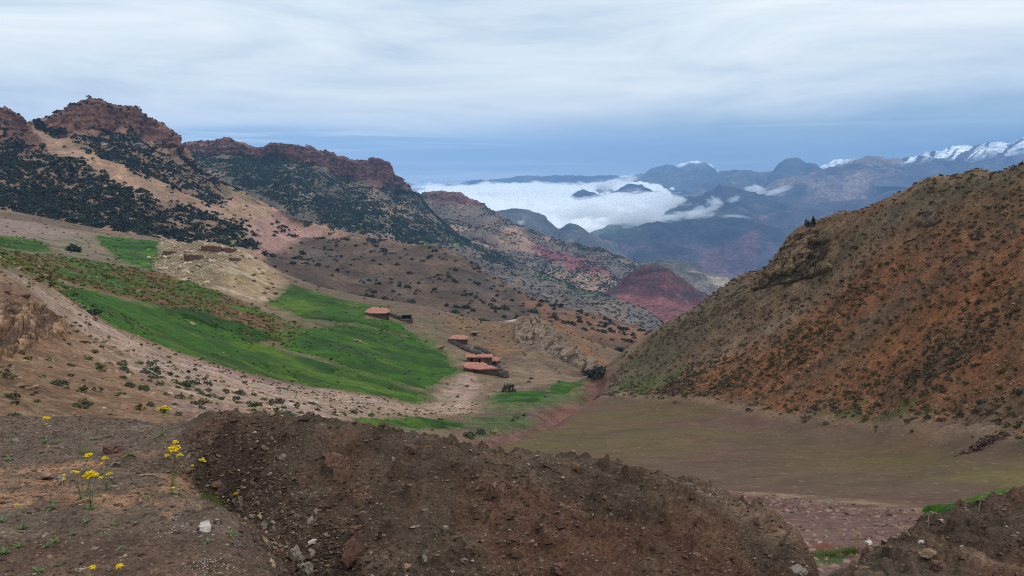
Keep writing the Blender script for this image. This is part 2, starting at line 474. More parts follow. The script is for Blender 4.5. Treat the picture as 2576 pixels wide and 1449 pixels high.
# ---- foreground spoil heap and ledge
FG = [
 (-300,1500,6.2),(0,1500,6.2),(300,1500,6.2),(560,1500,6.2),
 (0,1400,7.1),(300,1400,7.1),(600,1400,7.0),(-300,1400,7.1),(0,1300,8.4),(300,1300,8.4),(520,1300,8.3),(-300,1250,9),
 (0,1200,10.3),(300,1190,10.5),(440,1200,10.2),(0,1110,13),(300,1120,12.6),(-300,1110,13),
 (0,1062,16.5),(200,1058,16.5),(350,1070,15.6),(430,1068,14.0),(-300,1050,17),
 # ledge lip
 (590,1275,8.9),(640,1340,8.0),(690,1400,7.35),(740,1470,6.7),
 # ditch between lip and heap
 (480,1195,11.0),(560,1225,11.0),(640,1275,10.4),(700,1345,9.7),(765,1430,9.0),(800,1500,8.7),
 # heap face and crest
 (520,1064,12.8),(600,1059,12.3),(700,1064,12.0),(800,1073,11.8),(900,1082,11.6),(1000,1092,11.5),(1100,1108,11.4),(1160,1132,11.3),(1220,1150,11.2),(1300,1156,11.2),(1400,1162,11.2),(1500,1176,11.1),(1600,1196,10.9),(1700,1218,10.7),(1800,1244,10.5),(1880,1282,10.2),(1940,1325,9.9),(2000,1378,9.6),(2045,1449,9.3),(2070,1500,9.0),
 (600,1130,11.7),(700,1150,11.2),(800,1180,10.8),(640,1200,11.1),(760,1290,10.0),(900,1200,10.5),(900,1350,9.3),(900,1500,8.4),(1100,1220,10.3),(1100,1350,9.2),(1100,1500,8.2),(1300,1260,10.1),(1300,1400,9.0),(1300,1500,8.3),(1500,1290,10.0),(1500,1400,9.1),(1500,1500,8.4),(1700,1320,9.8),(1700,1500,8.5),(1850,1400,9.4),(1900,1500,8.7),
 # right mound
 (2130,1449,7.6),(2200,1400,8.3),(2300,1352,8.9),(2400,1314,9.4),(2500,1285,9.8),(2576,1262,10.1),(2750,1215,10.6),(3000,1180,11),
 (2200,1500,7.2),(2400,1400,8.2),(2400,1500,7.1),(2576,1400,8.2),(2576,1500,7.0),(2800,1400,8),(3000,1500,7),
 (2095,1500,8.2),(2060,1560,9.5),
]
FG = [(*p, nan) for p in FG]
for px, dd in [(-300,17),(0,16.5),(200,16.5),(350,15.6),(430,14),(520,12.8),(700,12),(900,11.6),(1100,11.4),(1300,11.2),(1500,11.1),(1700,10.7),(1880,10.2),(2000,9.6)]:
    py = np.interp(px, [-300,200,430,520,700,900,1100,1160,1220,1400,1600,1800,1880,2000], [1050,1058,1068,1064,1064,1082,1108,1132,1150,1162,1196,1244,1282,1378])
    zc = ut(px, py)[1]*dd
    FG += [(px, py, dd*1.12, zc-0.55), (px, py, dd*1.35, zc-2.4), (px, py, dd*1.9, zc-9)]
for px, py, dd in [(2130,1449,7.6),(2300,1352,8.9),(2500,1285,9.8),(2750,1215,10.6),(3000,1180,11)]:
    zc = ut(px, py)[1]*dd
    FG += [(px, py, dd*1.12, zc-0.5), (px, py, dd*1.35, zc-2.4), (px, py, dd*1.9, zc-9), (px, py, dd*2.4, zc-16)]
fg = Fan(FG, -1.15, 1.15, 800, 3.7, 20.0, 310, eps=0.012)

# ------------------------------------------------------------------ relief and ground cover of the foreground
X, Y = fg.X, fg.Y
P0 = fg.P()
ledge = smooth(0.15, -0.15, fg.sd([(-420,1530),(-420,1040),(400,1064),(470,1110),(500,1200),(585,1265),(640,1340),(745,1480),(745,1530)]))
ledge = np.maximum(ledge, smooth(-0.405, -0.435, fg.U)*(fg.D > 10.5))
heap = 1 - ledge
crest_rough = fbm(X*1.1, Y*1.1, 0, 4, 3)
fg.Z += heap*(0.10*crest_rough + 0.055*fbm(X*3.2, Y*3.2, 0, 4, 7) + 0.02*fbm(X*9, Y*9, 0, 3, 11))
fg.Z += ledge*(0.05*fbm(X*1.3, Y*1.3, 0, 4, 23) + 0.022*fbm(X*7, Y*7, 0, 3, 29))
# clods: rounded lumps
cl = np.clip(fbm(X*4.5, Y*4.5, 5.0, 3, 41) - 0.18, 0, 1)
cv, cg = cell(X*3.0 + 0.4*fbm(X*2, Y*2, 0, 3, 44), Y*3.0, 45)
cv2, cg2 = cell(X*8.0, Y*8.0, 46)
fg.Z += heap*(0.12*smooth(0, 0.45, cl) + 0.07*np.clip(cv, 0, 1)*smooth(0.0, 0.35, cg) + 0.030*np.clip(cv2, 0, 1)*smooth(0, 0.3, cg2))
fine = fbm(X*22, Y*22, 0, 3, 51)
fg.Z += (0.014*heap + 0.007*ledge)*fine
# runnels on the right half of the face
rn = smooth(1150, 1500, project(P0)[0]) * heap
fg.Z += rn*0.11*fbm((X + 0.72*Y)*2.2, Y*0.35, 0, 4, 61, ridged=True)
# the dark undercut hollow at the left end of the heap
hol = fg.hit(500, 1185)
hd = np.hypot((X-hol[0])/0.75, (Y-hol[1])/0.40)
fg.Z -= 0.50*np.exp(-hd**2)
for hx, hy, hdp, hr in ((812,1186,0.16,0.16),(855,1205,0.14,0.2),(620,1215,0.12,0.2),(560,1170,0.12,0.22),(1050,1150,0.08,0.15)):
    h_ = fg.hit(hx, hy); fg.Z -= hdp*np.exp(-((X-h_[0])**2 + (Y-h_[1])**2)/hr**2)
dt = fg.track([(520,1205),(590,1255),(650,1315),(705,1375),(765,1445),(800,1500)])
fg.Z -= 0.34*np.exp(-(dt/0.38)**2)*(0.7+0.5*fbm(X*2.5, Y*2.5, 0, 3, 66))

c_heap = C(79, 63, 50); c_heap2 = C(94, 78, 63); c_red = C(98, 62, 46); c_led = C(104, 87, 73); c_ora = C(156, 114, 86); c_grey = C(120, 106, 92)
colr = np.broadcast_to(c_heap, X.shape + (3,)).copy()
colr = mix(colr, c_heap2, smooth(-0.1, 0.5, fbm(X*0.7, Y*0.7, 0, 4, 71)))
red = smooth(0.05, 0.35, fbm(X*0.8+3, Y*0.8, 0, 4, 73) + 0.55*smooth(0.5, -0.4, fg.sd([(850,1240),(1150,1190),(1500,1290),(1800,1330),(1950,1449),(1500,1500),(1300,1380),(1000,1330)])) - 0.25) * heap
colr = mix(colr, c_red, red*0.5)
colr = mix(colr, C(125, 98, 78), rn*smooth(0.25, 0.6, fbm((X+0.72*Y)*1.6, Y*0.3, 0, 3, 62))*0.6)
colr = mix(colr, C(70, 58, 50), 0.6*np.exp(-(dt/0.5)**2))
colr = mix(colr, c_led, ledge*0.9)
colr = mix(colr, c_grey, ledge*0.55*smooth(0.0, 0.5, fbm(X*0.9, Y*1.2, 0, 4, 77)))
ora = np.zeros_like(X)
for poly in ([(-100,1175),(60,1165),(260,1150),(420,1130),(300,1165),(100,1190),(-100,1200)], [(-100,1205),(150,1200),(200,1230),(60,1270),(-100,1280)], [(130,1245),(330,1225),(480,1215),(560,1235),(480,1265),(330,1290),(260,1270),(150,1275)], [(250,1290),(420,1278),(420,1292),(270,1300)]):
    ora = np.maximum(ora, smooth(0.25, -0.15, fg.sd(poly) + 0.30*fbm(X*3, Y*3, 0, 4, 79)))
colr = mix(colr, c_ora, ora*ledge*0.95*smooth(-0.5, 0.15, fbm(X*2.2, Y*3.5, 0, 5, 81)))
colr = mix(colr, C(98, 68, 54), ledge*smooth(0.2, -0.4, fg.sd([(-100,1380),(250,1330),(620,1360),(740,1500),(-100,1500)]))*0.55)
colr *= (1 + 0.16*fbm(X*15, Y*15, 0, 3, 83))[..., None]
M_fg = ground_mat('foreground_soil', 2.2, 22.0, 0.022, contrast=0.30, speck=0.7, speck_scale=30.0, tint=(0.15, 0.122, 0.098), bump_strength=0.9)
fgo = link('ground', mesh_np('ground', fg.P().reshape(-1, 3), grid_faces(*X.shape), M_fg, colr.reshape(-1, 3)))
tag(fgo, 'bare brown ledge and dug spoil heap of stony soil in the foreground', kind='structure')
splat(fg.P())

# ------------------------------------------------------------------ relief and ground cover of the valley
X, Y = mid.X, mid.Y
mid0 = mid.Z.copy()
def msd(poly): return mid.sd(poly)
nb = fbm(X*0.045, Y*0.045, 0, 5, 101)
nm = fbm(X*0.16, Y*0.16, 0, 5, 103)
nf = fbm(X*0.6, Y*0.6, 0, 4, 105)
def soft(poly, w, amp, seed, sc=0.12):
    return smooth(w, -w, msd(poly) + amp*fbm(X*sc, Y*sc, 0, 4, seed))

R_left = [(-420,1110),(-420,600),(0,668),(60,690),(120,716),(180,756),(228,792),(300,834),(380,862),(450,888),(560,925),(650,948),(740,966),(900,992),(1000,1010),(1060,1018),(1090,1010),(1200,1015),(1180,1050),(900,1062),(880,1085),(1180,1125),(1180,1180),(0,1180)]
R_hill = [(1490,1000),(1560,905),(1700,800),(1950,645),(2040,555),(2330,440),(2700,380),(3000,330),(3000,1190),(2576,1125),(2400,1092),(2200,1068),(1960,1050),(1830,1022),(1700,1000)]
R_plough = [(1180,1118),(1300,1085),(1420,1042),(1490,1008),(1600,1000),(1700,1000),(1830,1022),(1960,1048),(2100,1055),(2300,1070),(2420,1098),(2576,1130),(2900,1190),(2900,1260),(2576,1250),(2330,1285),(2050,1258),(1850,1240),(1500,1210),(1180,1150)]
left = soft(R_left, 2.5, 2.0, 111)
hill = soft(R_hill, 3.0, 2.5, 113)
plough = soft(R_plough, 0.8, 0.8, 115, 0.3)
knoll = soft([(395,612),(430,595),(520,600),(600,620),(620,634),(680,672),(730,716),(700,740),(655,768),(600,748),(520,725),(440,700),(390,665),(388,635)], 4, 6, 117, 0.06)
terr = soft([(-100,600),(60,640),(240,660),(420,690),(560,735),(660,790),(740,820),(720,850),(640,850),(500,800),(340,760),(160,712),(100,705),(-100,660)], 4, 9, 119, 0.07)
terr2 = soft([(600,840),(760,820),(790,850),(900,895),(870,905),(740,875),(620,862)], 2.5, 4, 121, 0.1)
outc = soft([(1285,850),(1300,800),(1340,795),(1390,830),(1440,870),(1480,905),(1505,940),(1470,940),(1400,900),(1320,870)], 5, 4, 123, 0.1)
outc_l = soft([(-60,720),(60,735),(110,770),(150,800),(170,830),(100,840),(60,870),(-60,900)], 2, 2, 125, 0.2)
crag = soft([(1950,650),(1975,600),(2010,575),(2080,590),(2090,650),(2060,700),(1990,720),(1900,715),(1860,740),(1850,700)], 4, 4, 127, 0.12)
crag2 = soft([(1640,840),(1720,790),(1850,720),(1980,700),(2060,690),(2000,740),(1850,790),(1700,850)], 5, 7, 128, 0.1)

# relief
gl = fbm((X*0.83 - Y*0.55)*0.05, (X*0.55 + Y*0.83)*0.012, 0, 5, 130, ridged=True)
mid.Z += hill*1.1*(gl-0.4)
mid.Z += left*(0.35*nm + 0.12*nf) + hill*(1.0*nb*0.8 + 0.35*nm + 0.10*nf)
mid.Z += (1-left)*(1-hill)*(1-plough)*(0.8*nb + 0.30*nm + 0.06*nf)
mid.Z += plough*(0.25*nb + 0.03*nf)
mid.Z += knoll*(0.8*fbm(X*0.13, Y*0.13, 0, 5, 131) + 0.5*fbm(X*0.4, Y*0.4, 0, 3, 132, ridged=True))
mid.Z += terr*(0.55*fbm(X*0.22, Y*0.22, 0, 5, 133, ridged=True))
# strata ribs of the rock outcrop by the gully
w = (X*0.75 + Y*0.35)
mid.Z += outc_l*0.4*fbm(X*0.4, Y*0.4, 0, 4, 137)
mid.Z += crag*1.2*fbm(X*0.13, Y*0.13, 0, 5, 139, ridged=True) + crag2*0.9*fbm(X*0.15, Y*0.15, 0, 5, 140, ridged=True)
mid.Z += 0.45*np.exp(-(msd(R_plough)/1.2)**2)*(Y > 55)
# eroded stream gully
gul = mid.track([(1180,1112),(1240,1098),(1300,1080),(1370,1058),(1400,1042),(1440,1020),(1480,1000),(1500,975),(1505,945)])
mid.Z -= 1.8*np.exp(-(gul/2.0)**2)
# ploughed field stands proud of the gully with a cut bank, terraces get low banks
for tr in ([(100,705),(300,765),(480,800),(640,865),(760,905),(900,950)], [(700,735),(800,790),(950,830),(1050,850)], [(560,905),(740,935),(900,975)]):
    dd = mid.track(tr); mid.Z += 0.5*np.exp(-(dd/2.2)**2)*(0.6+0.6*fbm(X*0.3, Y*0.3, 0, 3, 143))

# colours of what covers the ground
cs = np.broadcast_to(C(112, 92, 74), X.shape + (3,)).copy()
cs = mix(cs, C(134, 110, 88), smooth(-0.3, 0.5, nb))
cs = mix(cs, C(95, 78, 66), smooth(0.1, 0.5, nm)*0.6)
# left scree slope
cl_ = mix(np.broadcast_to(C(140, 108, 82), X.shape+(3,)), C(122, 92, 68), smooth(-0.2, 0.4, nm))
pale = soft([(60,700),(160,745),(300,835),(420,880),(560,928),(740,968),(1000,1015),(1200,1015),(1190,1045),(1000,1045),(850,1060),(640,1040),(480,985),(330,920),(230,850),(120,800),(60,760)], 6, 5, 151, 0.12)
cl_ = mix(cl_, C(172, 143, 126), pale*0.85)
cl_ = mix(cl_, C(188, 168, 155), pale*smooth(0.15, 0.5, fbm((X-Y*0.4)*0.5, (X+Y)*0.10, 0, 4, 153))*0.8)
cl_ = mix(cl_, C(150, 112, 106), 0.7*soft([(520,905),(640,940),(760,975),(700,975),(600,955)], 2, 2, 155, 0.3))
cl_ = mix(cl_, C(150, 125, 118), 0.7*soft([(430,1000),(520,1015),(600,1060),(560,1075),(500,1060)], 1.5, 1.5, 156, 0.3))
cl_ = mix(cl_, C(118, 82, 62), outc_l*0.8)
cs = mix(cs, cl_, left)
cs = mix(cs, C(170, 140, 125), 0.8*soft([(1090,1012),(1150,940),(1180,935),(1215,980),(1190,1015),(1120,1040)], 3, 3, 157, 0.2))
# grey slope under the trees
cs = mix(cs, C(150, 128, 115), 0.7*soft([(-100,540),(100,560),(230,590),(280,650),(200,650),(100,610),(-100,590)], 8, 8, 158, 0.05))
# knoll and terraces
ck = mix(np.broadcast_to(C(160, 134, 104), X.shape+(3,)), C(192, 168, 146), smooth(0.05, 0.45, fbm(X*0.25, Y*0.25, 0, 4, 159)))
ck = mix(ck, C(118, 104, 66), smooth(0.1, 0.4, fbm(X*0.09, Y*0.09, 0, 4, 161))*0.6)
ck = mix(ck, C(112, 98, 72), 0.75*soft([(395,612),(430,595),(520,600),(590,640),(560,690),(600,735),(520,725),(440,700),(390,665)], 4, 8, 868, 0.06))
cs = mix(cs, ck, knoll)
cs = mix(cs, mix(np.broadcast_to(C(108, 80, 50), X.shape+(3,)), C(58, 82, 20), smooth(-0.2, 0.2, nm+0.4*fbm(X*0.07, Y*0.09, 0, 4, 120))), np.maximum(terr, terr2))
# hillside: grey-olive above, red scree below, pale rib between
upper = soft([(1480,1000),(1560,905),(1700,800),(1950,645),(2040,555),(2330,440),(2700,370),(2700,440),(2450,520),(2300,600),(2150,690),(2000,790),(1850,870),(1700,945),(1560,1000)], 9, 10, 165, 0.04)
ch = mix(np.broadcast_to(C(128, 84, 55), X.shape+(3,)), C(112, 84, 62), smooth(-0.2, 0.5, nb+0.5*nm))
# scree runs down the fall line
fall = fbm((X*0.55 + Y*0.83)*0.22, (X*0.83 - Y*0.55)*0.03, 0, 5, 167)
ch = mix(ch, C(142, 90, 55), smooth(0.1, 0.5, fall)*0.7)
ch = mix(ch, C(98, 76, 58), smooth(0.0, -0.45, fall)*0.6)
cu = mix(np.broadcast_to(C(104, 90, 68), X.shape+(3,)), C(88, 78, 58), smooth(-0.1, 0.4, nm))
cu = mix(cu, C(124, 105, 84), smooth(0.15, 0.5, fbm(X*0.1, Y*0.1, 0, 5, 168))*0.6)
cu = mix(cu, C(128, 104, 84), np.maximum(crag, crag2*0.8)*0.8)
ch = mix(ch, cu, upper)
ch = mix(ch, C(132, 116, 98), 0.6*soft([(1500,985),(1700,935),(1850,862),(2000,780),(2150,680),(2120,720),(2000,810),(1850,885),(1700,955),(1560,1000)], 5, 5, 169, 0.1))
cs = mix(cs, ch, hill)
# thin grass at the foot of the hill
gf = np.zeros_like(X)
for q, (poly, s_, a_) in enumerate([([(1510,985),(1600,950),(1700,925),(1710,945),(1620,985),(1680,1000),(1600,1000)], 2, 3), ([(2020,1050),(2150,1030),(2260,1015),(2330,1040),(2250,1060),(2100,1060)], 2, 3), ([(2540,1110),(2600,1095),(2800,1110),(2800,1160),(2600,1135)], 1, 1)]):
    gf = np.maximum(gf, soft(poly, s_, a_, 171+q, 0.3))
cs = mix(cs, C(66, 84, 34), gf*0.8)
# ploughed field
cpf = mix(np.broadcast_to(C(104, 84, 66), X.shape+(3,)), C(110, 82, 68), smooth(-0.2, 0.4, fbm(X*0.06, Y*0.1, 0, 4, 175)))
st = fbm((X*0.9+Y*0.4)*0.10, (Y-X*0.15)*0.25, 0, 5, 177)
oliv = np.maximum(soft([(2000,1130),(2300,1120),(2600,1150),(2900,1200),(2900,1260),(2576,1240),(2300,1215),(2050,1190)], 10, 8, 179, 0.08), 0.8*soft([(1180,1115),(1420,1050),(1620,1020),(1800,1040),(1600,1060),(1800,1090),(1500,1160),(1200,1145)], 8, 8, 181, 0.06))
cpf = mix(cpf, C(104, 92, 48), oliv*(0.45+0.5*smooth(-0.3, 0.3, fbm(X*0.12, Y*0.12, 0, 5, 178))))
cpf = mix(cpf, C(118, 108, 50), soft([(2380,1190),(2600,1185),(2800,1220),(2576,1230)], 4, 4, 183, 0.2)*smooth(0, 0.3, st)*0.7)
cpf = mix(cpf, C(114, 92, 78), smooth(0.15, 0.5, st)*0.25)
cpf = mix(cpf, C(86, 66, 54), smooth(-0.15, -0.5, st)*0.3)
cs = mix(cs, cpf, plough)
mg = np.exp(-((msd(R_plough)+0.6*fbm(X*0.2, Y*0.2, 0, 4, 184))/0.7)**2)*smooth(60, 75, Y+0.0*X)
cs = mix(cs, C(150, 120, 96), mg*0.55)
# stony red cutting below the field
cut = soft([(1800,1238),(2050,1258),(2330,1287),(2600,1250),(2900,1250),(2900,1600),(1500,1600),(1500,1215)], 0.6, 1.0, 185, 0.4)
cc_ = mix(np.broadcast_to(C(122, 92, 82), X.shape+(3,)), C(112, 78, 66), smooth(-0.2, 0.3, fbm(X*0.4, Y*0.4, 0, 4, 187)))
cs = mix(cs, cc_, cut*(1-plough))
cs = mix(cs, C(128, 72, 58), 0.8*soft([(2020,1365),(2080,1362),(2140,1388),(2050,1398)], 0.25, 0.3, 189, 1.0))
# red cut banks of the stream
cs = mix(cs, C(118, 78, 70), 0.85*np.exp(-(gul/3.5)**2))
cs = mix(cs, C(122, 92, 80), 0.7*soft([(1130,1085),(1250,1055),(1340,1065),(1350,1085),(1240,1110),(1180,1120)], 1.5, 1.5, 191, 0.3))
# brown slopes behind the huts and the rock by the gully
bro = soft([(1130,760),(1260,800),(1400,760),(1640,840),(1560,905),(1500,940),(1300,880),(1280,900),(1120,830)], 8, 6, 193, 0.06)
cs = mix(cs, mix(np.broadcast_to(C(122, 94, 68), X.shape+(3,)), C(142, 96, 62), smooth(0, 0.5, fbm((X+Y)*0.06, (X-Y)*0.02, 0, 4, 195))), bro*0.8)
co = mix(np.broadcast_to(C(132, 112, 96), X.shape+(3,)), C(92, 78, 70), smooth(-0.1, 0.4, fbm(w*0.5, (Y-X)*0.06, 0, 4, 197)))
cs = mix(cs, co, outc)
cs = mix(cs, C(196, 176, 158), soft([(1255,795),(1300,790),(1320,805),(1295,815)], 2, 2, 199, 0.2))
M_mid = ground_mat('valley_ground', 0.35, 2.6, 0.16, contrast=0.30, speck=0.45, speck_scale=1.6, tint=(0.22, 0.17, 0.13), bump_strength=0.8)

# green crops: soft tint on the ground here, standing crop as meshes below
FIELDS = [
 ('barley', [(120,706),(200,722),(330,762),(480,790),(620,850),(700,880),(800,905),(930,945),(1060,985),(1090,985),(1062,1014),(1000,1008),(900,988),(740,962),(650,944),(560,920),(450,884),(380,858),(300,830),(235,790),(180,752)], C(62,108,24), 'long green field along the pale scree slope, lowest of the slope fields'),
 ('barley', [(690,870),(760,830),(840,815),(950,830),(1050,850),(1110,880),(1162,930),(1120,955),(1080,985),(930,942),(800,900)], C(56,100,16), 'bright green field between the stony bank and the lower huts'),
 ('barley', [(670,762),(735,712),(830,745),(920,765),(985,775),(920,800),(1010,815),(1050,850),(960,828),(860,812),(760,800)], C(54,96,20), 'green field around the upper hut'),
 ('barley', [(232,592),(300,597),(400,607),(402,640),(385,665),(400,690),(340,668),(280,640)], C(52,108,30), 'green field high up left of the ruined walls'),
 ('barley', [(-80,592),(30,595),(110,612),(140,632),(60,630),(-80,615)], C(60,105,28), 'green field at the left edge under the tree slope'),
 ('barley', [(1230,1000),(1290,985),(1370,985),(1400,958),(1470,958),(1470,972),(1440,988),(1370,995),(1360,1010),(1250,1018)], C(48,100,16), 'small green field beside the stream below the huts'),
 ('barley', [(890,1062),(1000,1048),(1110,1052),(1170,1066),(1190,1076),(1050,1080),(900,1075)], C(52,98,30), 'thin green field behind the spoil heap crest'),
 ('barley', [(2305,1290),(2400,1272),(2460,1258),(2500,1242),(2576,1234),(2800,1230),(2800,1290),(2576,1290),(2500,1305),(2400,1318)], C(72,120,18), 'bright green field corner at the right edge behind the mound'),
 ('barley', [(350,770),(480,775),(600,812),(690,850),(640,862),(560,838),(440,800)], C(44,86,20), 'dark green strip under the stony terrace'),
]
gt = np.zeros_like(X); gc = np.zeros(X.shape+(3,))
field_masks = []
for q, (_, poly, c_, lab) in enumerate(FIELDS):
    sd_ = msd(poly)
    fk = 0.2 if q == 7 else 1.0        # the near corner is small: finer ragged edge
    m_ = smooth(2.5*fk, -3.5*fk, sd_ + 3.2*fk*fbm(X*0.10/fk, Y*0.10/fk, 0, 5, 201+q))
    field_masks.append(sd_)
    c_ = c_*np.array([0.80, 0.68, 0.12]); cs = mix(cs, c_*(1 + 0.25*nm[..., None]), m_*0.85)
# thin weeds between the fields
weed = soft([(-50,600),(420,600),(700,740),(1050,790),(1160,930),(1100,1000),(560,930),(130,715),(-50,660)], 8, 14, 221, 0.04)*(1-left)*(1-knoll)
cs = mix(cs, C(78, 100, 40), weed*smooth(-0.1, 0.35, nm)*0.75)
gr3 = soft([(1200,1010),(1260,985),(1340,995),(1470,985),(1400,1030),(1250,1040)], 2, 4, 223, 0.2)
cs = mix(cs, C(70, 98, 38), gr3*0.6)
cs = mix(cs, C(64, 92, 36), 0.7*soft([(1170,1050),(1320,1040),(1350,1072),(1240,1095),(1160,1105),(1200,1085)], 1.2, 2.5, 225, 0.3))
cs = mix(cs, C(60, 90, 40), 0.8*soft([(2040,1385),(2110,1380),(2150,1390),(2100,1425),(2050,1425)], 0.2, 0.3, 227, 1.5))
cs *= (1 + 0.14*nf)[..., None]
mido = link('valley_ground', mesh_np('valley_ground', mid.P().reshape(-1, 3), grid_faces(*X.shape), M_mid, np.concatenate([cs, (1-0.65*plough-0.4*cut*(1-plough))[..., None]], -1).reshape(-1, 4)))
tag(mido, 'stony valley ground with ploughed field and red scree hillside', kind='structure')
splat(mid.P())

# standing crop: raised turf on each field
M_crop = ground_mat('crop', 0.25, 2.4, 0.15, contrast=0.34, rough=0.85, bump_strength=0.9)
for q, (_, poly, c_, lab) in enumerate(FIELDS):
    sd_ = field_masks[q]
    fk = 0.2 if q == 7 else 1.0
    edge = (sd_ + fk*(2.0*fbm(X*0.2/fk, Y*0.2/fk, 0, 5, 231+q) + 1.2*fbm(X*0.9, Y*0.9, 0, 3, 251+q)))/fk
    thin = edge < -0.8
    bare = fbm(X*0.12, Y*0.12, 0, 4, 271+q) > 0.42
    keep = thin & ~bare
    hgt = 0.22*smooth(-0.8, -2.0, edge) + 0.05*nf + 0.03
    Q = mid.P(); Q[..., 2] += np.where(keep, np.maximum(hgt, 0.03), -0.2)
    fm = keep[:-1, :-1] | keep[1:, :-1] | keep[:-1, 1:] | keep[1:, 1:]
    F = grid_faces(*X.shape, mask=fm)
    if len(F) == 0: continue
    idx, inv = np.unique(F, return_inverse=True)
    furrow = fbm((X*0.2+Y*0.9)*0.12, (X*0.9-Y*0.2)*0.02, 0, 4, 290+q)
    cc = (c_*np.array([0.80, 0.68, 0.12]))[None, None]*(1 + 0.30*nb[..., None] + 0.35*furrow[..., None] + 0.15*nf[..., None])
    cc = mix(cc, C(92, 112, 18), smooth(0.05, 0.4, fbm(X*0.06, Y*0.06, 0, 5, 300+q))*0.6)
    cc = mix(cc, C(30, 54, 8), 1.0*smooth(0.02, 0.35, fbm(X*0.07+9, Y*0.12, 0, 4, 310+q))*0.6)
    fo = link('crop_field', mesh_np('crop_field', Q.reshape(-1, 3)[idx], inv.reshape(-1, 4), M_crop, cc.reshape(-1, 3)[idx]))
    tag(fo, lab, kind='structure')
# ------------------------------------------------------------------ mountains: surfaces lofted through surveyed profile lines
def line_at(line, px):
    a = np.array(line, float)
    return np.interp(px, a[:, 0], a[:, 1]), np.exp(np.interp(px, a[:, 0], np.log(a[:, 2])))

class Loft:
    def __init__(s, lines, px0, px1, step, rows, back=0.25):
        s.px = np.arange(px0, px1 + step, step)
        pys, ds = zip(*[line_at(l, s.px) for l in lines])
        P, Q, S = [], [], []
        for i in range(len(lines) - 1):
            n = rows[i]
            for k in range(n):
                f = k / n
                py = pys[i]*(1-f) + pys[i+1]*f
                d = np.exp(np.log(ds[i])*(1-f) + np.log(ds[i+1])*f)
                P.append(at(s.px, py, d)); Q.append(py); S.append(np.full(len(s.px), i + f))
        P.append(at(s.px, pys[-1], ds[-1])); Q.append(pys[-1]); S.append(np.full(len(s.px), len(lines)-1.0))
        top = P[-1]
        s.front = len(P)
        for k, f in enumerate((0.12, 0.35, 0.7, 1.0)):
            b = top.copy(); b[:, 1] += ds[-1]*back*f; b[:, 0] *= (1 + back*f); b[:, 2] -= ds[-1]*back*0.55*f**1.3
            P.append(b); Q.append(pys[-1]); S.append(np.full(len(s.px), len(lines)-1.0 + f))
        s.P = np.array(P); s.py = np.array(Q); s.s = np.array(S)
        s.PX = np.broadcast_to(s.px, s.py.shape)
        s.isfront = np.zeros(s.py.shape, bool); s.isfront[:s.front] = True
        s.d = s.P[..., 1].copy()
    def displace(s, amp):
        """along the surface normal"""
        s.P = s.P + grid_normals(s.P)*amp[..., None]
    def sd(s, poly): return poly_sd(s.PX, s.py, poly)
    def soft(s, poly, w, amp, seed, sc=0.03):
        return smooth(w, -w, s.sd(poly) + amp*fbm(s.PX*sc, s.py*sc*1.6, 0, 4, seed)) * s.isfront
    def build(s, name, mat, colr, label):
        o = link(name, mesh_np(name, s.P.reshape(-1, 3), grid_faces(*s.py.shape), mat, colr.reshape(-1, 3)))
        tag(o, label, kind='structure'); splat(s.P)
        return o

def base_col(shape, c): return np.broadcast_to(c, shape + (3,)).copy()

# ---- tree-clad mountain on the left and its long brown spur
CREST1 = [(-420,340,640),(-200,318,650),(0,284,690),(28,292,700),(68,309,740),(84,303,770),(120,290,790),(150,277,800),(190,263,810),(250,267,830),(300,275,850),(350,274,880),(372,294,900),(400,316,930),(430,338,950),(450,368,960),(520,430,930),(600,480,890),(680,522,850),(760,552,800),(860,582,720),(1000,610,650),(1110,624,620),(1170,650,590),(1230,692,560),(1330,745,520),(1430,775,490),(1530,800,460),(1620,826,430),(1680,850,415)]
FOOT1 = [(-420,540,430),(0,545,420),(200,575,420),(400,608,415),(560,640,400),(640,668,390),(720,725,370),(900,765,340),(1050,790,330),(1250,822,320),(1400,840,330),(1550,860,350),(1680,880,370)]
def between(a, b, f, dlift=0.0):
    xs = sorted(set([p[0] for p in a] + [p[0] for p in b]))
    out = []
    for x in xs:
        pa, da = line_at(a, x); pb, db = line_at(b, x)
        out.append((x, float(pa*(1-f)+pb*f), float(np.exp(np.log(da)*(1-f)+np.log(db)*f)*(1+dlift))))
    return out
def cliff(crest, px0, px1, drop_at_px):
    out = []
    for x, y, d in crest:
        out.append((x, y + float(np.interp(x, [p[0] for p in drop_at_px], [p[1] for p in drop_at_px])), d*0.985))
    return out
m1 = Loft([[(a, b+85, c*0.95) for a, b, c in FOOT1], FOOT1, between(FOOT1, CREST1, 0.5, -0.02), cliff(CREST1, 0, 0, [(-420,55),(20,55),(80,18),(150,60),(350,75),(450,30),(520,10),(2000,6)]), CREST1], -420, 1680, 4, [6, 46, 46, 22])
PX, PY, Pm = m1.PX, m1.py, m1.P
sc = Pm*0.01
rock1 = np.maximum(m1.soft([(120,300),(190,258),(380,270),(400,315),(450,360),(470,390),(430,385),(380,345),(330,318),(250,345),(200,345),(150,330)], 10, 18, 401, 0.05), m1.soft([(-420,330),(0,275),(50,300),(75,330),(110,370),(60,385),(0,360),(-420,380)], 10, 16, 403, 0.05))
gul1 = fbm(Pm[..., 0]*0.014, Pm[..., 1]*0.009, Pm[..., 2]*0.004, 5, 405, ridged=True)
kd = (m1.d/800)**1.6*np.interp(PX, [1100, 1250, 1450], [1.0, 0.5, 0.12])
amp = 9.0*(gul1-0.3)*kd + 2.6*kd*fbm(Pm[..., 0]*0.06, Pm[..., 1]*0.06, 0, 5, 407, gain=0.6) 
amp *= smooth(0, 1.0, m1.s)*np.where(m1.s > 3.6, 0.55, 1.0)
strat = fbm(Pm[..., 0]*0.02, Pm[..., 1]*0.02, Pm[..., 2]*0.22, 4, 409, ridged=True)
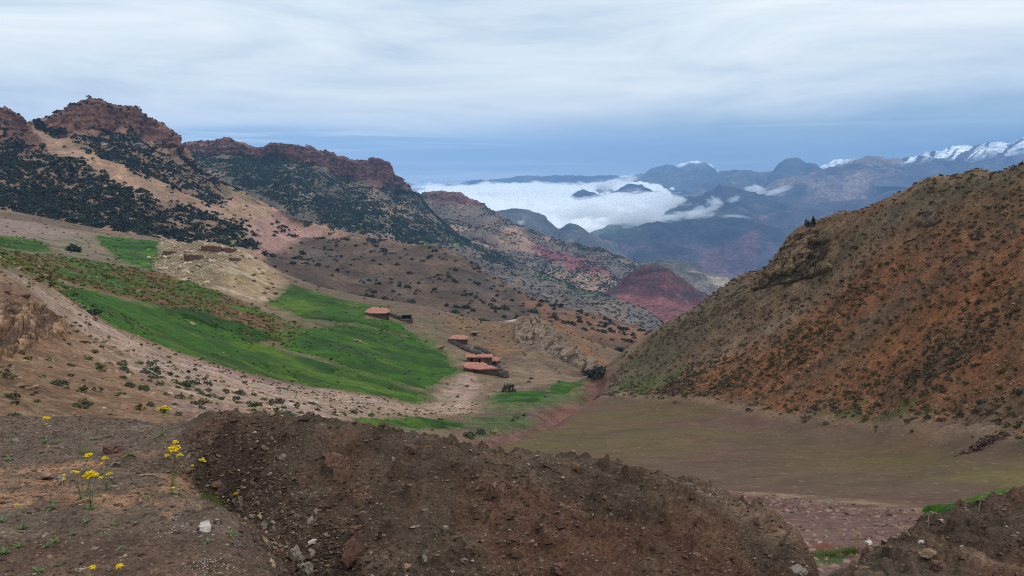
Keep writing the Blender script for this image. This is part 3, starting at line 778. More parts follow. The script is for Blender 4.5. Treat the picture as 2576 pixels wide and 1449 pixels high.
amp += rock1*(2.5*strat + 7.5*fbm(Pm[..., 0]*0.05, Pm[..., 1]*0.03, Pm[..., 2]*0.02, 5, 411, ridged=True))
m1.displace(amp)
c1 = base_col(PX.shape, C(166, 132, 108))
n1_ = fbm(PX*0.012, PY*0.03, 0, 5, 413)
c1 = mix(c1, C(142, 110, 88), smooth(-0.1, 0.5, n1_))
spur = m1.soft([(700,640),(780,600),(880,590),(1000,608),(1120,622),(1330,742),(1640,825),(1680,860),(1680,900),(600,900),(640,690),(680,660)], 14, 30, 415, 0.012)
cspur = mix(base_col(PX.shape, C(86, 69, 58)), C(104, 84, 68), smooth(-0.2, 0.4, fbm(PX*0.02, PY*0.05, 0, 5, 417)))
cspur = mix(cspur, C(138, 94, 66), 0.7*m1.soft([(1300,740),(1500,800),(1640,830),(1650,870),(1450,850),(1380,800)], 10, 20, 418, 0.02))
cspur = mix(cspur, C(84, 76, 72), smooth(0.1, 0.5, fbm(PX*0.015+4, PY*0.04, 0, 5, 419))*0.6)
pink = m1.soft([(640,560),(700,530),(800,590),(760,640),(700,660),(640,640)], 14, 22, 421, 0.02)
c1 = mix(c1, C(160, 122, 110), pink)
dns = m1.soft([(-420,350),(0,340),(60,370),(120,385),(220,425),(330,478),(440,520),(560,560),(640,600),(640,625),(560,612),(420,600),(330,580),(200,560),(0,530),(-420,520)], 14, 24, 805, 0.03)
dns = np.maximum(dns, m1.soft([(90,310),(160,320),(200,350),(330,330),(440,380),(520,432),(600,482),(560,510),(440,475),(330,425),(230,380),(120,330)], 10, 16, 807, 0.03))
c1 = mix(c1, C(118, 98, 80), dns*0.75)
c1 = mix(c1, cspur, spur)
c1 = mix(c1, C(112, 77, 66), rock1*0.9)
c1 = mix(c1, C(96, 66, 56), rock1*smooth(0.0, 0.5, strat)*0.4)
c1 = mix(c1, C(138, 104, 86), rock1*smooth(0.15, 0.5, fbm(PX*0.05, PY*0.09, 0, 5, 412))*0.6)
c1 = mix(c1, C(120, 112, 72), 0.8*m1.soft([(545,590),(590,578),(622,600),(600,625),(560,615)], 5, 5, 423))
c1 = mix(c1, C(125, 120, 70), 0.6*m1.soft([(560,478),(620,488),(660,510),(620,505)], 4, 6, 424))
c1 *= (1 + 0.15*fbm(PX*0.15, PY*0.2, 0, 3, 425))[..., None]
M_m1 = ground_mat('mountain_ground', 0.03, 0.35, 1.2, contrast=0.28, speck=0.35, speck_scale=0.45, tint=(0.25, 0.19, 0.15))
m1.build('mountain', M_m1, c1, 'near tan mountainside with dark bushes and red crags at upper left')

# ---- second ridge with red cliff band
CREST2 = [(380,400,1420),(450,372,1450),(470,364,1450),(510,360,1450),(560,356,1460),(600,362,1480),(650,374,1490),(700,373,1500),(735,366,1500),(770,374,1520),(810,384,1540),(850,402,1560),(880,408,1580),(920,404,1600),(945,404,1620),(975,414,1640),(990,436,1650),(1010,452,1650),(1030,474,1640),(1045,492,1620),(1090,535,1580),(1160,592,1500),(1250,645,1420),(1350,692,1350),(1450,725,1280),(1540,748,1200),(1620,800,1100),(1700,850,1050)]
FOOT2 = [(380,560,1000),(600,560,980),(760,600,960),(900,640,930),(1050,680,900),(1200,740,850),(1350,800,800),(1500,850,760),(1620,870,750),(1700,880,750)]
m2 = Loft([FOOT2, between(FOOT2, CREST2, 0.5, -0.02), cliff(CREST2, 0, 0, [(380,40),(470,42),(560,40),(740,44),(860,55),(990,55),(1030,22),(1060,5),(1800,4)]), CREST2], 380, 1700, 4, [44, 40, 24])
PX, PY, Pm = m2.PX, m2.py, m2.P
rock2 = m2.soft([(455,362),(560,350),(740,360),(860,398),(940,398),(985,410),(1035,480),(1000,470),(930,470),(860,450),(800,432),(740,408),(640,400),(560,398),(470,395)], 7, 14, 431, 0.05)
amp = 13*fbm(Pm[..., 0]*0.008, Pm[..., 1]*0.004, 0, 5, 433, ridged=True) + 4*fbm(Pm[..., 0]*0.03, Pm[..., 1]*0.03, 0, 4, 434)
amp *= smooth(0, 0.8, m2.s)*np.where(m2.s > 2.7, 0.4, 1.0)
strat2 = fbm(Pm[..., 0]*0.006, Pm[..., 1]*0.006, Pm[..., 2]*0.13, 4, 435, ridged=True)
amp += rock2*(6*strat2 + 11*fbm(Pm[..., 0]*0.03, Pm[..., 1]*0.015, Pm[..., 2]*0.005, 5, 437, ridged=True))
m2.displace(amp)
c2 = base_col(PX.shape, C(100, 92, 80))
c2 = mix(c2, C(140, 116, 98), smooth(0.0, 0.5, fbm(PX*0.015, PY*0.04, 0, 5, 439)))
low2 = m2.soft([(1000,640),(1100,600),(1200,640),(1350,700),(1500,740),(1640,800),(1700,900),(900,900),(900,680)], 20, 26, 441, 0.015)
c2 = mix(c2, mix(base_col(PX.shape, C(104, 94, 86)), C(120, 102, 88), smooth(-0.1, 0.4, fbm(PX*0.02, PY*0.05, 0, 4, 443))), low2)
c2 = mix(c2, C(108, 122, 66), 0.8*m2.soft([(1120,590),(1160,600),(1200,622),(1240,650),(1200,640),(1140,612)], 5, 7, 445))
c2 = mix(c2, C(84, 112, 70), 0.8*m2.soft([(1040,602),(1075,608),(1085,620),(1045,616)], 3, 3, 446))
c2 = mix(c2, C(96, 108, 70), 0.6*m2.soft([(1320,690),(1380,700),(1540,740),(1560,760),(1400,725)], 6, 9, 447))
c2 = mix(c2, C(122, 84, 76), rock2*0.95)
c2 = mix(c2, C(92, 62, 58), rock2*smooth(0.0, 0.5, strat2)*0.7)
c2 *= (1 + 0.15*fbm(PX*0.15, PY*0.2, 0, 3, 449))[..., None]
M_m2 = ground_mat('ridge_ground', 0.015, 0.16, 2.0, contrast=0.28)
m2.build('mountain', M_m2, c2, 'second ridge with a long red cliff band along its crest')

# ---- third ridge running down to the red valley
CREST3 = [(980,560,2150),(1040,500,2150),(1062,488,2150),(1090,484,2160),(1150,490,2180),(1200,508,2180),(1240,532,2170),(1300,566,2150),(1360,590,2120),(1430,606,2100),(1500,628,2060),(1560,645,2020),(1610,664,1980),(1660,690,1940),(1720,730,1900),(1780,780,1850)]
FOOT3 = [(980,640,1650),(1100,640,1600),(1250,690,1550),(1400,730,1500),(1500,745,1480),(1600,780,1450),(1780,840,1420)]
m3 = Loft([FOOT3, between(FOOT3, CREST3, 0.5), cliff(CREST3, 0, 0, [(900,10),(1060,20),(1150,26),(1250,14),(1500,10),(1800,6)]), CREST3], 980, 1780, 4, [30, 26, 10])
PX, PY, Pm = m3.PX, m3.py, m3.P
rock3 = m3.soft([(1050,486),(1150,486),(1210,508),(1230,535),(1190,520),(1100,512)], 6, 12, 451, 0.05)
amp = 16*fbm(Pm[..., 0]*0.007, Pm[..., 1]*0.004, 0, 5, 453, ridged=True) + 5*fbm(Pm[..., 0]*0.03, Pm[..., 1]*0.03, 0, 4, 454)
amp *= smooth(0, 0.6, m3.s)*np.where(m3.s > 2.7, 0.45, 1.0)
m3.displace(amp + rock3*8*fbm(Pm[..., 0]*0.03, Pm[..., 1]*0.02, Pm[..., 2]*0.05, 4, 455, ridged=True))
c3 = base_col(PX.shape, C(112, 98, 88))
c3 = mix(c3, C(160, 128, 106), smooth(0.05, 0.45, fbm(PX*0.018, PY*0.045, 0, 5, 457)))
c3 = mix(c3, C(140, 84, 84), 0.9*m3.soft([(1330,610),(1420,625),(1490,660),(1540,700),(1500,705),(1420,680),(1340,640)], 6, 16, 459, 0.03))
c3 = mix(c3, C(124, 84, 74), rock3*0.9)
c3 = mix(c3, C(170, 138, 115), 0.7*m3.soft([(1280,660),(1400,690),(1560,720),(1560,735),(1400,710),(1290,680)], 6, 8, 460))
c3 *= (1 + 0.15*fbm(PX*0.15, PY*0.2, 0, 3, 461))[..., None]
m3.build('mountain', M_m2, c3, 'third ridge with dark bushes running down to the red hollow')

# ---- farther hills and ranges: name, crest line, distance, drop of the foot, colours ...
FS = 1.6
def hill_range(name, crest, d, foot_py, c_a, c_b, label, seed, rough=0.012, grow=0.75, step=6, rows=32, snow=None, patches=(), tex=None, jag=1.0, bump=0.002):
    if d > 2500: d = d*FS if d <= 5600 else 8960 + (d-5600)*0.38
    cr = [(p[0], p[1], d*(p[2] if len(p) > 2 else 1.0)) for p in crest]
    ft = [(p[0], foot_py, d*grow) for p in cr]
    lf = Loft([ft, between(ft, cr, 0.55, 0.0), cr], cr[0][0], cr[-1][0], step, [rows//2, rows//2], back=0.2)
    PX, PY, Pm = lf.PX, lf.py, lf.P
    k = 1.0/d
    amp = d*rough*1.5*fbm(Pm[..., 0]*14*k, Pm[..., 1]*6*k, 0, 6, seed, ridged=True, gain=0.55)
    amp += d*rough*0.3*fbm(Pm[..., 0]*60*k, Pm[..., 1]*50*k, 0, 4, seed+3)
    amp *= smooth(0, 0.5, lf.s)*np.where(lf.s > 1.9, 0.35*jag, 1.0)
    lf.displace(amp)
    cc = mix(base_col(PX.shape, c_a), c_b, smooth(-0.15, 0.4, fbm(PX*0.02, PY*0.06, 0, 5, seed+5)))
    for poly, pc, w in patches:
        cc = mix(cc, pc, w*lf.soft(poly, 6, 10, seed+7, 0.04))
    if snow is not None:
        cc = mix(cc, np.array([0.85, 0.88, 0.92]), snow(lf))
    cc *= (1 + 0.15*fbm(PX*0.2, PY*0.25, 0, 3, seed+9))[..., None]
    m = ground_mat(name+'_rock', 26*k, 230*k, d*bump, contrast=0.42, bump_strength=1.0)
    return lf, lf.build(name, m, cc, label)

RED, GREY = C(98, 58, 58), C(96, 88, 84)
hill_range('hill', [(1440,800),(1500,760),(1540,722),(1590,684),(1620,671),(1642,667),(1670,675),(1700,695),(1740,722),(1790,752),(1860,790),(1950,830)], 1450, 880, RED, C(70, 58, 58), 'dark red conical hill in the valley mouth', 501, rough=0.008, patches=[([(1480,900),(1480,770),(1560,740),(1700,750),(1800,800),(1800,900)], C(136, 84, 80), 0.9)])
hill_range('hill', [(1420,800),(1480,768),(1560,762),(1640,768),(1720,775),(1800,785),(1900,800)], 1250, 900, C(128, 80, 76), C(112, 74, 72), 'red gullied ground below the conical hill', 505, rough=0.006, grow=0.6, patches=[([(1480,790),(1540,780),(1580,800),(1640,860),(1600,860)], C(160, 110, 100), 0.7)])
hill_range('hill', [(1520,720),(1580,680),(1625,660),(1680,654),(1730,668),(1780,688),(1830,705),(1900,735),(2000,780)], 2100, 800, C(116, 108, 98), C(90, 92, 84), 'grey bushy low hill behind the red cone', 511, patches=[([(1720,690),(1850,700),(1900,740),(1800,740)], C(176, 160, 140), 0.6)])
hill_range('hill', [(1180,600),(1225,545),(1255,530),(1290,522),(1330,533),(1380,560),(1405,576),(1430,560),(1455,566),(1500,595),(1560,640),(1620,690)], 3100, 720, C(92, 88, 82), C(112, 102, 92), 'hazy twin-topped hill rising at the near edge of the cloud', 515)
hill_range('hill', [(1400,660),(1440,610),(1490,585),(1560,568),(1640,560),(1720,575),(1800,620)], 4100, 720, C(98, 100, 82), C(118, 112, 98), 'pale green hill dipping into the cloud', 519, rough=0.008, patches=[([(1480,590),(1560,585),(1640,575),(1600,600),(1500,620)], C(104, 122, 78), 0.8)])
hill_range('hill', [(1380,720),(1430,650),(1500,612),(1560,592),(1620,572),(1680,558),(1740,551),(1800,551),(1870,556),(1930,568),(1985,592),(2040,630),(2150,720)], 3300, 800, C(84, 72, 74), C(70, 66, 66), 'broad blue-violet hill in the middle of the valley', 523, rough=0.012, rows=60, patches=[([(1380,720),(1560,585),(1760,545),(1990,590),(2050,640),(1900,620),(1700,615),(1520,650)], C(56, 58, 58), 0.8), ([(1440,680),(1560,600),(1660,560),(1600,620),(1500,660)], C(80, 84, 72), 0.5), ([(1760,640),(1900,600),(1900,720),(1760,720)], C(128, 84, 86), 0.5)])
hill_range('mountain', [(1600,600),(1690,532),(1740,505),(1775,488),(1800,477),(1830,472),(1860,479),(1900,490),(1950,500),(2000,517),(2060,538),(2150,565),(2300,620)], 4400, 640, C(56, 58, 52), C(84, 78, 70), 'dark dome-shaped mountain rising out of the cloud', 527, rows=60, rough=0.010, step=4, patches=[([(1860,553),(1960,560),(2050,580),(1960,575)], C(150, 112, 98), 0.6)])
hill_range('mountain', [(1900,560),(2000,530),(2100,512),(2180,500),(2250,480),(2330,455),(2450,440),(2650,430)], 4000, 640, C(92, 76, 74), C(76, 72, 66), 'low violet slope behind the right hillside', 531, rough=0.008)
hill_range('mountain', [(1820,560),(1900,508),(1960,470),(2000,455),(2060,440),(2100,425),(2150,410),(2200,404),(2250,406),(2290,418),(2330,440),(2400,462),(2560,500)], 5400, 560, C(146, 122, 106), C(100, 90, 86), 'broad brown-violet mountain on the right', 535, rows=60, rough=0.013, patches=[([(2040,500),(2150,490),(2200,500),(2080,515)], C(160, 124, 112), 0.7)])
hill_range('mountain', [(2240,470),(2320,432),(2360,418),(2440,405),(2500,402),(2576,390),(2700,382),(2900,372)], 5900, 520, C(124, 98, 90), C(104, 86, 84), 'brown-violet range below the snowy ridge', 539)
def snow_streak(lf):
    w = fbm(lf.PX*0.085 + lf.py*0.12, lf.py*0.012, 0, 4, 700, ridged=True, gain=0.6)
    return smooth(0.16, 0.34, w)*smooth(1.0, 1.35, lf.s)*lf.isfront
hill_range('mountain', [(2200,430),(2270,408),(2330,388),(2380,380),(2425,372),(2445,379),(2500,366),(2535,372),(2560,358),(2576,350),(2640,345),(2760,356),(2900,350)], 6500, 470, C(96, 88, 92), C(84, 80, 88), 'snow-streaked ridge at the right edge', 543, snow=snow_streak, step=3, rows=60, rough=0.008)
hill_range('mountain', [(1880,520),(1920,480),(1938,446),(1960,425),(1985,414),(2005,414),(2030,425),(2050,438),(2100,460)], 8000, 530, C(80, 80, 78), C(96, 90, 86), 'steep dark peak behind the brown mountain', 547, jag=1.4)
def snow_cap(lf): return smooth(1.0, 1.6, lf.s + 0.5*fbm(lf.PX*0.05, lf.py*0.08, 0, 4, 710))*lf.isfront
hill_range('mountain', [(1960,450),(2040,432),(2065,422),(2100,417),(2130,420),(2170,424),(2240,440)], 14500, 470, C(110,110,115), C(130,130,135), 'small white snow-covered massif behind the peak', 551, snow=snow_cap)
hill_range('mountain', [(1500,480),(1580,462),(1640,452),(1690,445),(1740,444),(1790,450),(1830,432),(1870,426),(1910,430),(1960,426),(2060,440),(2150,470)], 10500, 520, C(84, 84, 80), C(104, 100, 92), 'long blue range behind the cloud', 555)
hill_range('mountain', [(1600,470),(1650,444),(1700,440),(1730,428),(1750,424),(1772,430),(1800,440),(1850,450)], 14000, 480, C(90,95,105), C(110,112,118), 'far snow-tipped peak in the middle of the horizon', 559, snow=lambda lf: smooth(1.45, 1.75, lf.s + 0.35*fbm(lf.PX*0.08, lf.py*0.1, 0, 4, 711))*lf.isfront*smooth(1690, 1730, lf.PX))
hill_range('mountain', [(900,475),(1100,470),(1160,464),(1210,458),(1260,459),(1320,453),(1400,450),(1460,453),(1510,449),(1550,448),(1590,460),(1640,474),(1700,490)], 12500, 500, C(70,74,76), C(84,86,86), 'low blue range on the horizon above the cloud', 563, rough=0.006)
hill_range('hill', [(1380,530),(1425,503),(1448,485),(1466,476),(1490,490),(1512,505),(1530,508),(1548,490),(1566,474),(1585,467),(1612,482),(1645,505),(1680,530)], 5200, 545, C(60,64,66), C(76,78,78), 'dark summits standing out of the cloud sea', 567, step=3, grow=0.96)

# ---- lowland far below the cloud, reaching to the horizon
def lowland():
    x = np.linspace(-14500, 14500, 60); y = np.linspace(600, 14000, 60)
    Xg, Yg = np.meshgrid(x, y)
    Z = -900 + 60*fbm(Xg*0.0003, Yg*0.0003, 0, 4, 601) - 0*Xg
    cc = mix(base_col(Xg.shape, C(104, 88, 78)), C(92, 98, 70), smooth(-0.1, 0.3, fbm(Xg*0.0006, Yg*0.0006, 0, 4, 603)))
    o = link('lowland', mesh_np('lowland', np.stack([Xg, Yg, Z], -1).reshape(-1, 3), grid_faces(60, 60), ground_mat('lowland', 0.002, 0.02, 5.0), cc.reshape(-1, 3)))
    tag(o, 'far valley floor below the clouds', kind='structure')
lowland()

# ---- sea of cloud filling the far valley: dense billowing body
def cloud_mat():
    m = bpy.data.materials.new('cloud'); m.use_nodes = True
    t = m.node_tree; t.nodes.clear()
    out = N(t, 'ShaderNodeOutputMaterial')
    d = N(t, 'ShaderNodeBsdfDiffuse', inp={0: (0.88, 0.88, 0.88, 1)})
    L(t, d.outputs[0], out.inputs[0])
    return m
def mist_mat(name, density):
    m = bpy.data.materials.new(name); m.use_nodes = True
    t = m.node_tree; t.nodes.clear()
    out = N(t, 'ShaderNodeOutputMaterial')
    v = N(t, 'ShaderNodeVolumePrincipled', inp={'Color': (1.0, 1.0, 1.0, 1), 'Density': density, 'Anisotropy': 0.0})
    L(t, v.outputs[0], out.inputs['Volume'])
    return m
M_cloud = cloud_mat()
nx, ny = 420, 230
Uc, Vc = np.meshgrid(np.linspace(-0.55, 0.36, nx), np.linspace(math.log(3250), math.log(6200), ny))
Yc = np.exp(Vc); Xc = Uc*Yc
big = fbm(Xc/600, Yc/1000, 0, 3, 611)
bil = 1 - 2*np.abs(fbm(Xc/230, Yc/420, 0.3, 5, 613, gain=0.6))
bil2 = 1 - 2*np.abs(fbm(Xc/80, Yc/140, 0.7, 4, 614, gain=0.6))
Zc = np.interp(Yc, [3250, 3800, 5000, 5900, 6200], [-245, -232, -172, -122, -135]) + 38*big + 70*(bil-0.35)*(0.45+0.9*np.clip(big+0.3, 0, 1)) + 18*(bil2-0.3)
# the near rim dissolves down into the valley; the right rim ends at the dome mountain
rim = smooth(3350, 4300, Yc + 600*fbm(Xc/420, Yc/700, 0, 4, 617))
right = smooth(0.25, 0.17, Uc + 0.04*fbm(Xc/400, Yc/400, 0, 4, 619))
Zc = Zc - 260*(1-rim) - 260*(1-right)
lift = 14 + 26*fbm(Xc/140, Yc/220, 0, 5, 623) + 10*fbm(Xc/50, Yc/80, 0, 3, 624)
Xc, Yc, Zc, lift = Xc*FS, Yc*FS, Zc*FS, lift*FS
co = link('cloud_sea', None); 
tag(co, 'white sea of cloud filling the far valley', kind='stuff')
link('cloud_body', mesh_np('cloud_body', np.stack([Xc, Yc, Zc], -1).reshape(-1, 3), grid_faces(*Xc.shape), M_cloud), parent=co)
# thin mist over the body: a closed shell whose top rises a little above it
def closed_sheet(name, Xs, Ys, Zt, zb, mat, parent):
    R, Cn = Xs.shape; n = R*Cn
    top = np.stack([Xs, Ys, Zt], -1).reshape(-1, 3); bot = top.copy(); bot[:, 2] = zb
    F = grid_faces(R, Cn); Fb = F[:, ::-1] + n
    i = np.arange(n).reshape(R, Cn)
    S = []
    for e in (i[0, ::-1], i[-1, :], i[:, 0], i[::-1, -1]):   # outward
        S.append(np.stack([e[:-1], e[1:], e[1:]+n, e[:-1]+n], -1))
    return link(name, mesh_np(name, np.concatenate([top, bot]), np.concatenate([F, Fb] + S), mat), parent=parent)
k2 = slice(None, None, 2)
closed_sheet('mist_shell', Xc[k2, k2], Yc[k2, k2], (Zc + np.maximum(lift, 6))[k2, k2], -800.0, mist_mat('mist', 0.0045), co)

# loose wisps hanging on the slopes
def wisp_mat(seed, density):
    """puff thinning to nothing at its ragged edge"""
    m = bpy.data.materials.new('wisp'); m.use_nodes = True
    t = m.node_tree; t.nodes.clear()
    out = N(t, 'ShaderNodeOutputMaterial')
    v = N(t, 'ShaderNodeVolumePrincipled', inp={'Color': (1.0, 1.0, 1.0, 1), 'Anisotropy': 0.0})
    tc = N(t, 'ShaderNodeTexCoord')
    ln = N(t, 'ShaderNodeVectorMath', operation='LENGTH'); L(t, tc.outputs['Object'], ln.inputs[0])
    mp = N(t, 'ShaderNodeMapping', inp={1: (seed*1.7, seed*0.9, seed*2.3)}); L(t, tc.outputs['Object'], mp.inputs[0])
    n = N(t, 'ShaderNodeTexNoise', inp={'Scale': 1.9, 'Detail': 5.0, 'Roughness': 0.6}); L(t, mp.outputs[0], n.inputs[0])
    e = math_node(t, 'SUBTRACT', math_node(t, 'MULTIPLY', n.outputs[0], 3.0), math_node(t, 'ADD', math_node(t, 'MULTIPLY', ln.outputs['Value'], 1.25), 0.55))
    mr = N(t, 'ShaderNodeMapRange', interpolation_type='SMOOTHSTEP', inp={1: 0.0, 2: 0.6, 3: 0.0, 4: density}); L(t, e, mr.inputs[0])
    L(t, mr.outputs[0], v.inputs['Density'])
    L(t, v.outputs[0], out.inputs['Volume'])
    return m
def wisp(px, py, d, rx, rz, ry, seed, label, density=0.010, tilt=0.0):
    d = d*FS; density = density/FS*2.2
    k = d/FOC*1.5
    o = link('cloud_wisp', mesh_np('cloud_wisp', SV0*1.35, SF0, wisp_mat(seed, density)), loc=tuple(float(v) for v in at(px, py, d)), rot=(0, -math.atan(tilt), 0), scale=(rx*k, ry*k, rz*k))
    tag(o, label, 'cloud', 'loose cloud wisps on the slopes')
def ball():
    th, ph = np.meshgrid(np.linspace(0, 2*np.pi, 25)[:-1], np.linspace(0.0, np.pi, 14)[1:-1])
    V = np.stack([np.cos(th)*np.sin(ph), np.sin(th)*np.sin(ph), np.cos(ph)], -1)
    R, Cn = th.shape; F = []
    for i in range(R-1):
        for j in range(Cn): F.append((i*Cn+j, (i+1)*Cn+j, (i+1)*Cn+(j+1) % Cn, i*Cn+(j+1) % Cn))
    V = np.concatenate([V.reshape(-1, 3), [(0, 0, 1), (0, 0, -1)]])
    for j in range(Cn): F.append((R*Cn, j, (j+1) % Cn, (j+1) % Cn)); F.append((R*Cn+1, (R-1)*Cn+(j+1) % Cn, (R-1)*Cn+j, (R-1)*Cn+j))
    T = []
    for a, b, c, d in F:
        T.append((a, b, c))
        if c != d: T.append((a, c, d))
    return V, np.array(T)
SV0, SF0 = ball()
def puff(px, py, d, rx, rz, ry, seed, density):
    d = d*FS; k = d/FOC*1.5
    link('puff', mesh_np('puff', SV0*1.35, SF0, wisp_mat(seed, density/FS*2.2)), co, loc=tuple(float(v) for v in at(px, py, d)), scale=(rx*k, ry*k, rz*k))
for q, (px, py, d, rx, rz) in enumerate([(1110,474,5200,60,12),(1230,478,5400,70,12),(1360,476,5300,60,12),(1640,496,4700,60,16),(1705,510,4300,56,18),(1560,505,4600,70,16),(1450,530,4000,80,20),(1600,545,3900,90,22),(1330,505,4700,70,16),(1500,470,5500,50,12)]):
    puff(px, py, d, rx, rz, rx, 40+q, 0.010)
wisp(1800, 512, 3980, 22, 14, 22, 3, 'small wisp clinging to the left flank of the dome mountain', 0.012, -0.5)
wisp(1845, 502, 4020, 20, 8, 16, 5, 'torn wisp on the right flank of the dome mountain', 0.008, 0.5)
wisp(1900, 478, 4850, 24, 11, 30, 7, 'bright cloud puff left of the broad brown mountain', 0.010)
wisp(1955, 482, 4780, 34, 8, 30, 9, 'low cloud strip at the foot of the broad brown mountain', 0.008, 0.25)
wisp(1310, 560, 2700, 11, 6, 12, 11, 'tiny puff on the hazy twin-topped hill', 0.014)
wisp(1760, 535, 3600, 46, 14, 40, 13, 'ragged right end of the cloud against the dome mountain', 0.009, 0.2)
wisp(1850, 545, 3700, 40, 6, 30, 15, 'thin veil of cloud below the dome mountain', 0.005, -0.1)
wisp(1545, 460, 5900, 44, 10, 40, 17, 'cloud tongue rising over the dark summits', 0.012, 0.25)
wisp(1040, 470, 2600, 26, 16, 30, 19, 'mist curling round the end of the cliff', 0.003)

# ---- haze: even air round the camera and everything built
def box_obj(name, lo, hi, mat):
    x0, y0, z0 = lo; x1, y1, z1 = hi
    V = [(x0,y0,z0),(x1,y0,z0),(x1,y1,z0),(x0,y1,z0),(x0,y0,z1),(x1,y0,z1),(x1,y1,z1),(x0,y1,z1)]
    F = [(0,3,2,1),(4,5,6,7),(0,1,5,4),(1,2,6,5),(2,3,7,6),(3,0,4,7)]
    return link(name, mesh_np(name, np.array(V), np.array(F), mat, smooth_=False))
hm = bpy.data.materials.new('haze'); hm.use_nodes = True
ht = hm.node_tree; ht.nodes.clear()
ho = N(ht, 'ShaderNodeOutputMaterial')
hv = N(ht, 'ShaderNodeVolumePrincipled', inp={'Color': (0.28, 0.53, 0.92, 1), 'Density': 0.8e-4, 'Anisotropy': 0.0})
L(ht, hv.outputs[0], ho.inputs['Volume'])
hz = box_obj('haze', (-15000, -3000, -1100), (15000, 14500, 500), hm)
tag(hz, 'blue haze lying in the air of the far valley', kind='stuff')
# ------------------------------------------------------------------ plants and stones in numbers
rng = np.random.default_rng(11)
def icosa():
    g = (1+5**0.5)/2
    V = np.array([(-1,g,0),(1,g,0),(-1,-g,0),(1,-g,0),(0,-1,g),(0,1,g),(0,-1,-g),(0,1,-g),(g,0,-1),(g,0,1),(-g,0,-1),(-g,0,1)], float)
    V /= np.linalg.norm(V[0])
    F = np.array([(0,11,5),(0,5,1),(0,1,7),(0,7,10),(0,10,11),(1,5,9),(5,11,4),(11,10,2),(10,7,6),(7,1,8),(3,9,4),(3,4,2),(3,2,6),(3,6,8),(3,8,9),(4,9,5),(2,4,11),(6,2,10),(8,6,7),(9,8,1)])
    return V, F
IV, IF = icosa()
def subdiv(V, F):
    V = list(map(tuple, V)); cache = {}; out = []
    def midp(a, b):
        k = (min(a, b), max(a, b))
        if k not in cache:
            m = (np.array(V[a])+np.array(V[b]))/2; m /= np.linalg.norm(m); V.append(tuple(m)); cache[k] = len(V)-1
        return cache[k]
    for a, b, c in F:
        d, e, f = midp(a, b), midp(b, c), midp(c, a); out += [(a,d,f),(b,e,d),(c,f,e),(d,e,f)]
    return np.array(V), np.array(out)
SV, SF = subdiv(IV, IF)

def rock_shape(seed, V=SV, flat=0.7, cuts=7):
    """angular stone: a ball cut by planes, squashed"""
    r = np.random.default_rng(seed)
    Q = V.copy()
    for _ in range(cuts):
        n = r.normal(size=3); n /= np.linalg.norm(n); h = r.uniform(0.45, 0.8)
        k = Q@n; Q = Q - np.clip(k-h, 0, None)[:, None]*n
    Q *= 1 + 0.10*r.normal(size=(len(Q), 1))
    Q *= np.array([1.0, r.uniform(0.6, 0.95), flat*r.uniform(0.7, 1.1)])
    return Q
def leaf_clump(seed, n, up=0.7, leaf=0.30, tri=True):
    """bush: leaf-sized faces spread through a lumpy dome"""
    r = np.random.default_rng(seed)
    D = r.normal(size=(n, 3)); D /= np.linalg.norm(D, axis=1)[:, None]
    D[:, 2] = np.abs(D[:, 2])
    lump = 1 + 0.35*vn(D[:, 0]*2.2+seed, D[:, 1]*2.2, D[:, 2]*2.2, seed)
    rad = r.uniform(0.55, 1.0, n)**0.6*lump
    Cn = D*rad[:, None]*np.array([1, 1, up]) + np.array([0, 0, 0.05])
    A = r.normal(size=(n, 3)); A /= np.linalg.norm(A, axis=1)[:, None]
    B = np.cross(A, D + 0.4*r.normal(size=(n, 3))); B /= np.linalg.norm(B, axis=1)[:, None]+1e-9
    s = leaf*r.uniform(0.6, 1.3, (n, 1))
    V = np.stack([Cn - A*s*0.5 - B*s*0.4, Cn + A*s*0.5 - B*s*0.4, Cn + B*s*0.7], 1).reshape(-1, 3)
    F = np.arange(n*3).reshape(-1, 3)
    return V, F

def cells(P, dens, n, seed):
    """random points on a grid surface, density given per vertex"""
    r = np.random.default_rng(seed)
    w = dens[:-1, :-1].ravel().astype(float); w = np.clip(w, 0, None); w /= w.sum()
    k = r.choice(len(w), n, p=w)
    i, j = np.divmod(k, P.shape[1]-1)
    a, b = r.random((n, 1)), r.random((n, 1))
    return (P[i, j]*(1-a)+P[i, j+1]*a)*(1-b) + (P[i+1, j]*(1-a)+P[i+1, j+1]*a)*b

def mass(name, protos, pts, size, colr, mat, label, seed, squash=None, smooth_=False):
    """many small things too many to count: one mesh"""
    r = np.random.default_rng(seed)
    Vs, Fs, Cs = [], [], []; off = 0
    which = r.integers(0, len(protos), len(pts))
    for q, (pv, pf) in enumerate(protos):
        k = np.where(which == q)[0]
        if len(k) == 0: continue
        a = r.uniform(0, 2*np.pi, len(k)); ca, sa = np.cos(a), np.sin(a)
        X_ = pv[None, :, 0]*ca[:, None] - pv[None, :, 1]*sa[:, None]
        Y_ = pv[None, :, 0]*sa[:, None] + pv[None, :, 1]*ca[:, None]
        Z_ = np.broadcast_to(pv[None, :, 2], X_.shape)
        V = np.stack([X_, Y_, Z_], -1)*size[k][:, None, None]*(1 + 0.12*r.normal(size=(len(k), len(pv), 1)))
        V = V + pts[k][:, None, :]
        n, m = len(k), len(pv)
        Vs.append(V.reshape(-1, 3)); Fs.append((pf[None] + (np.arange(n)*m)[:, None, None]).reshape(-1, 3) + off)
        Cs.append(np.repeat(colr[k], m, axis=0)*(1 + 0.18*r.normal(size=(n*m, 1)))); off += n*m
    o = link(name, mesh_np(name, np.concatenate(Vs), np.concatenate(Fs), mat, np.clip(np.concatenate(Cs), 0.002, 1), smooth_=smooth_))
    tag(o, label, kind='stuff')
    return o
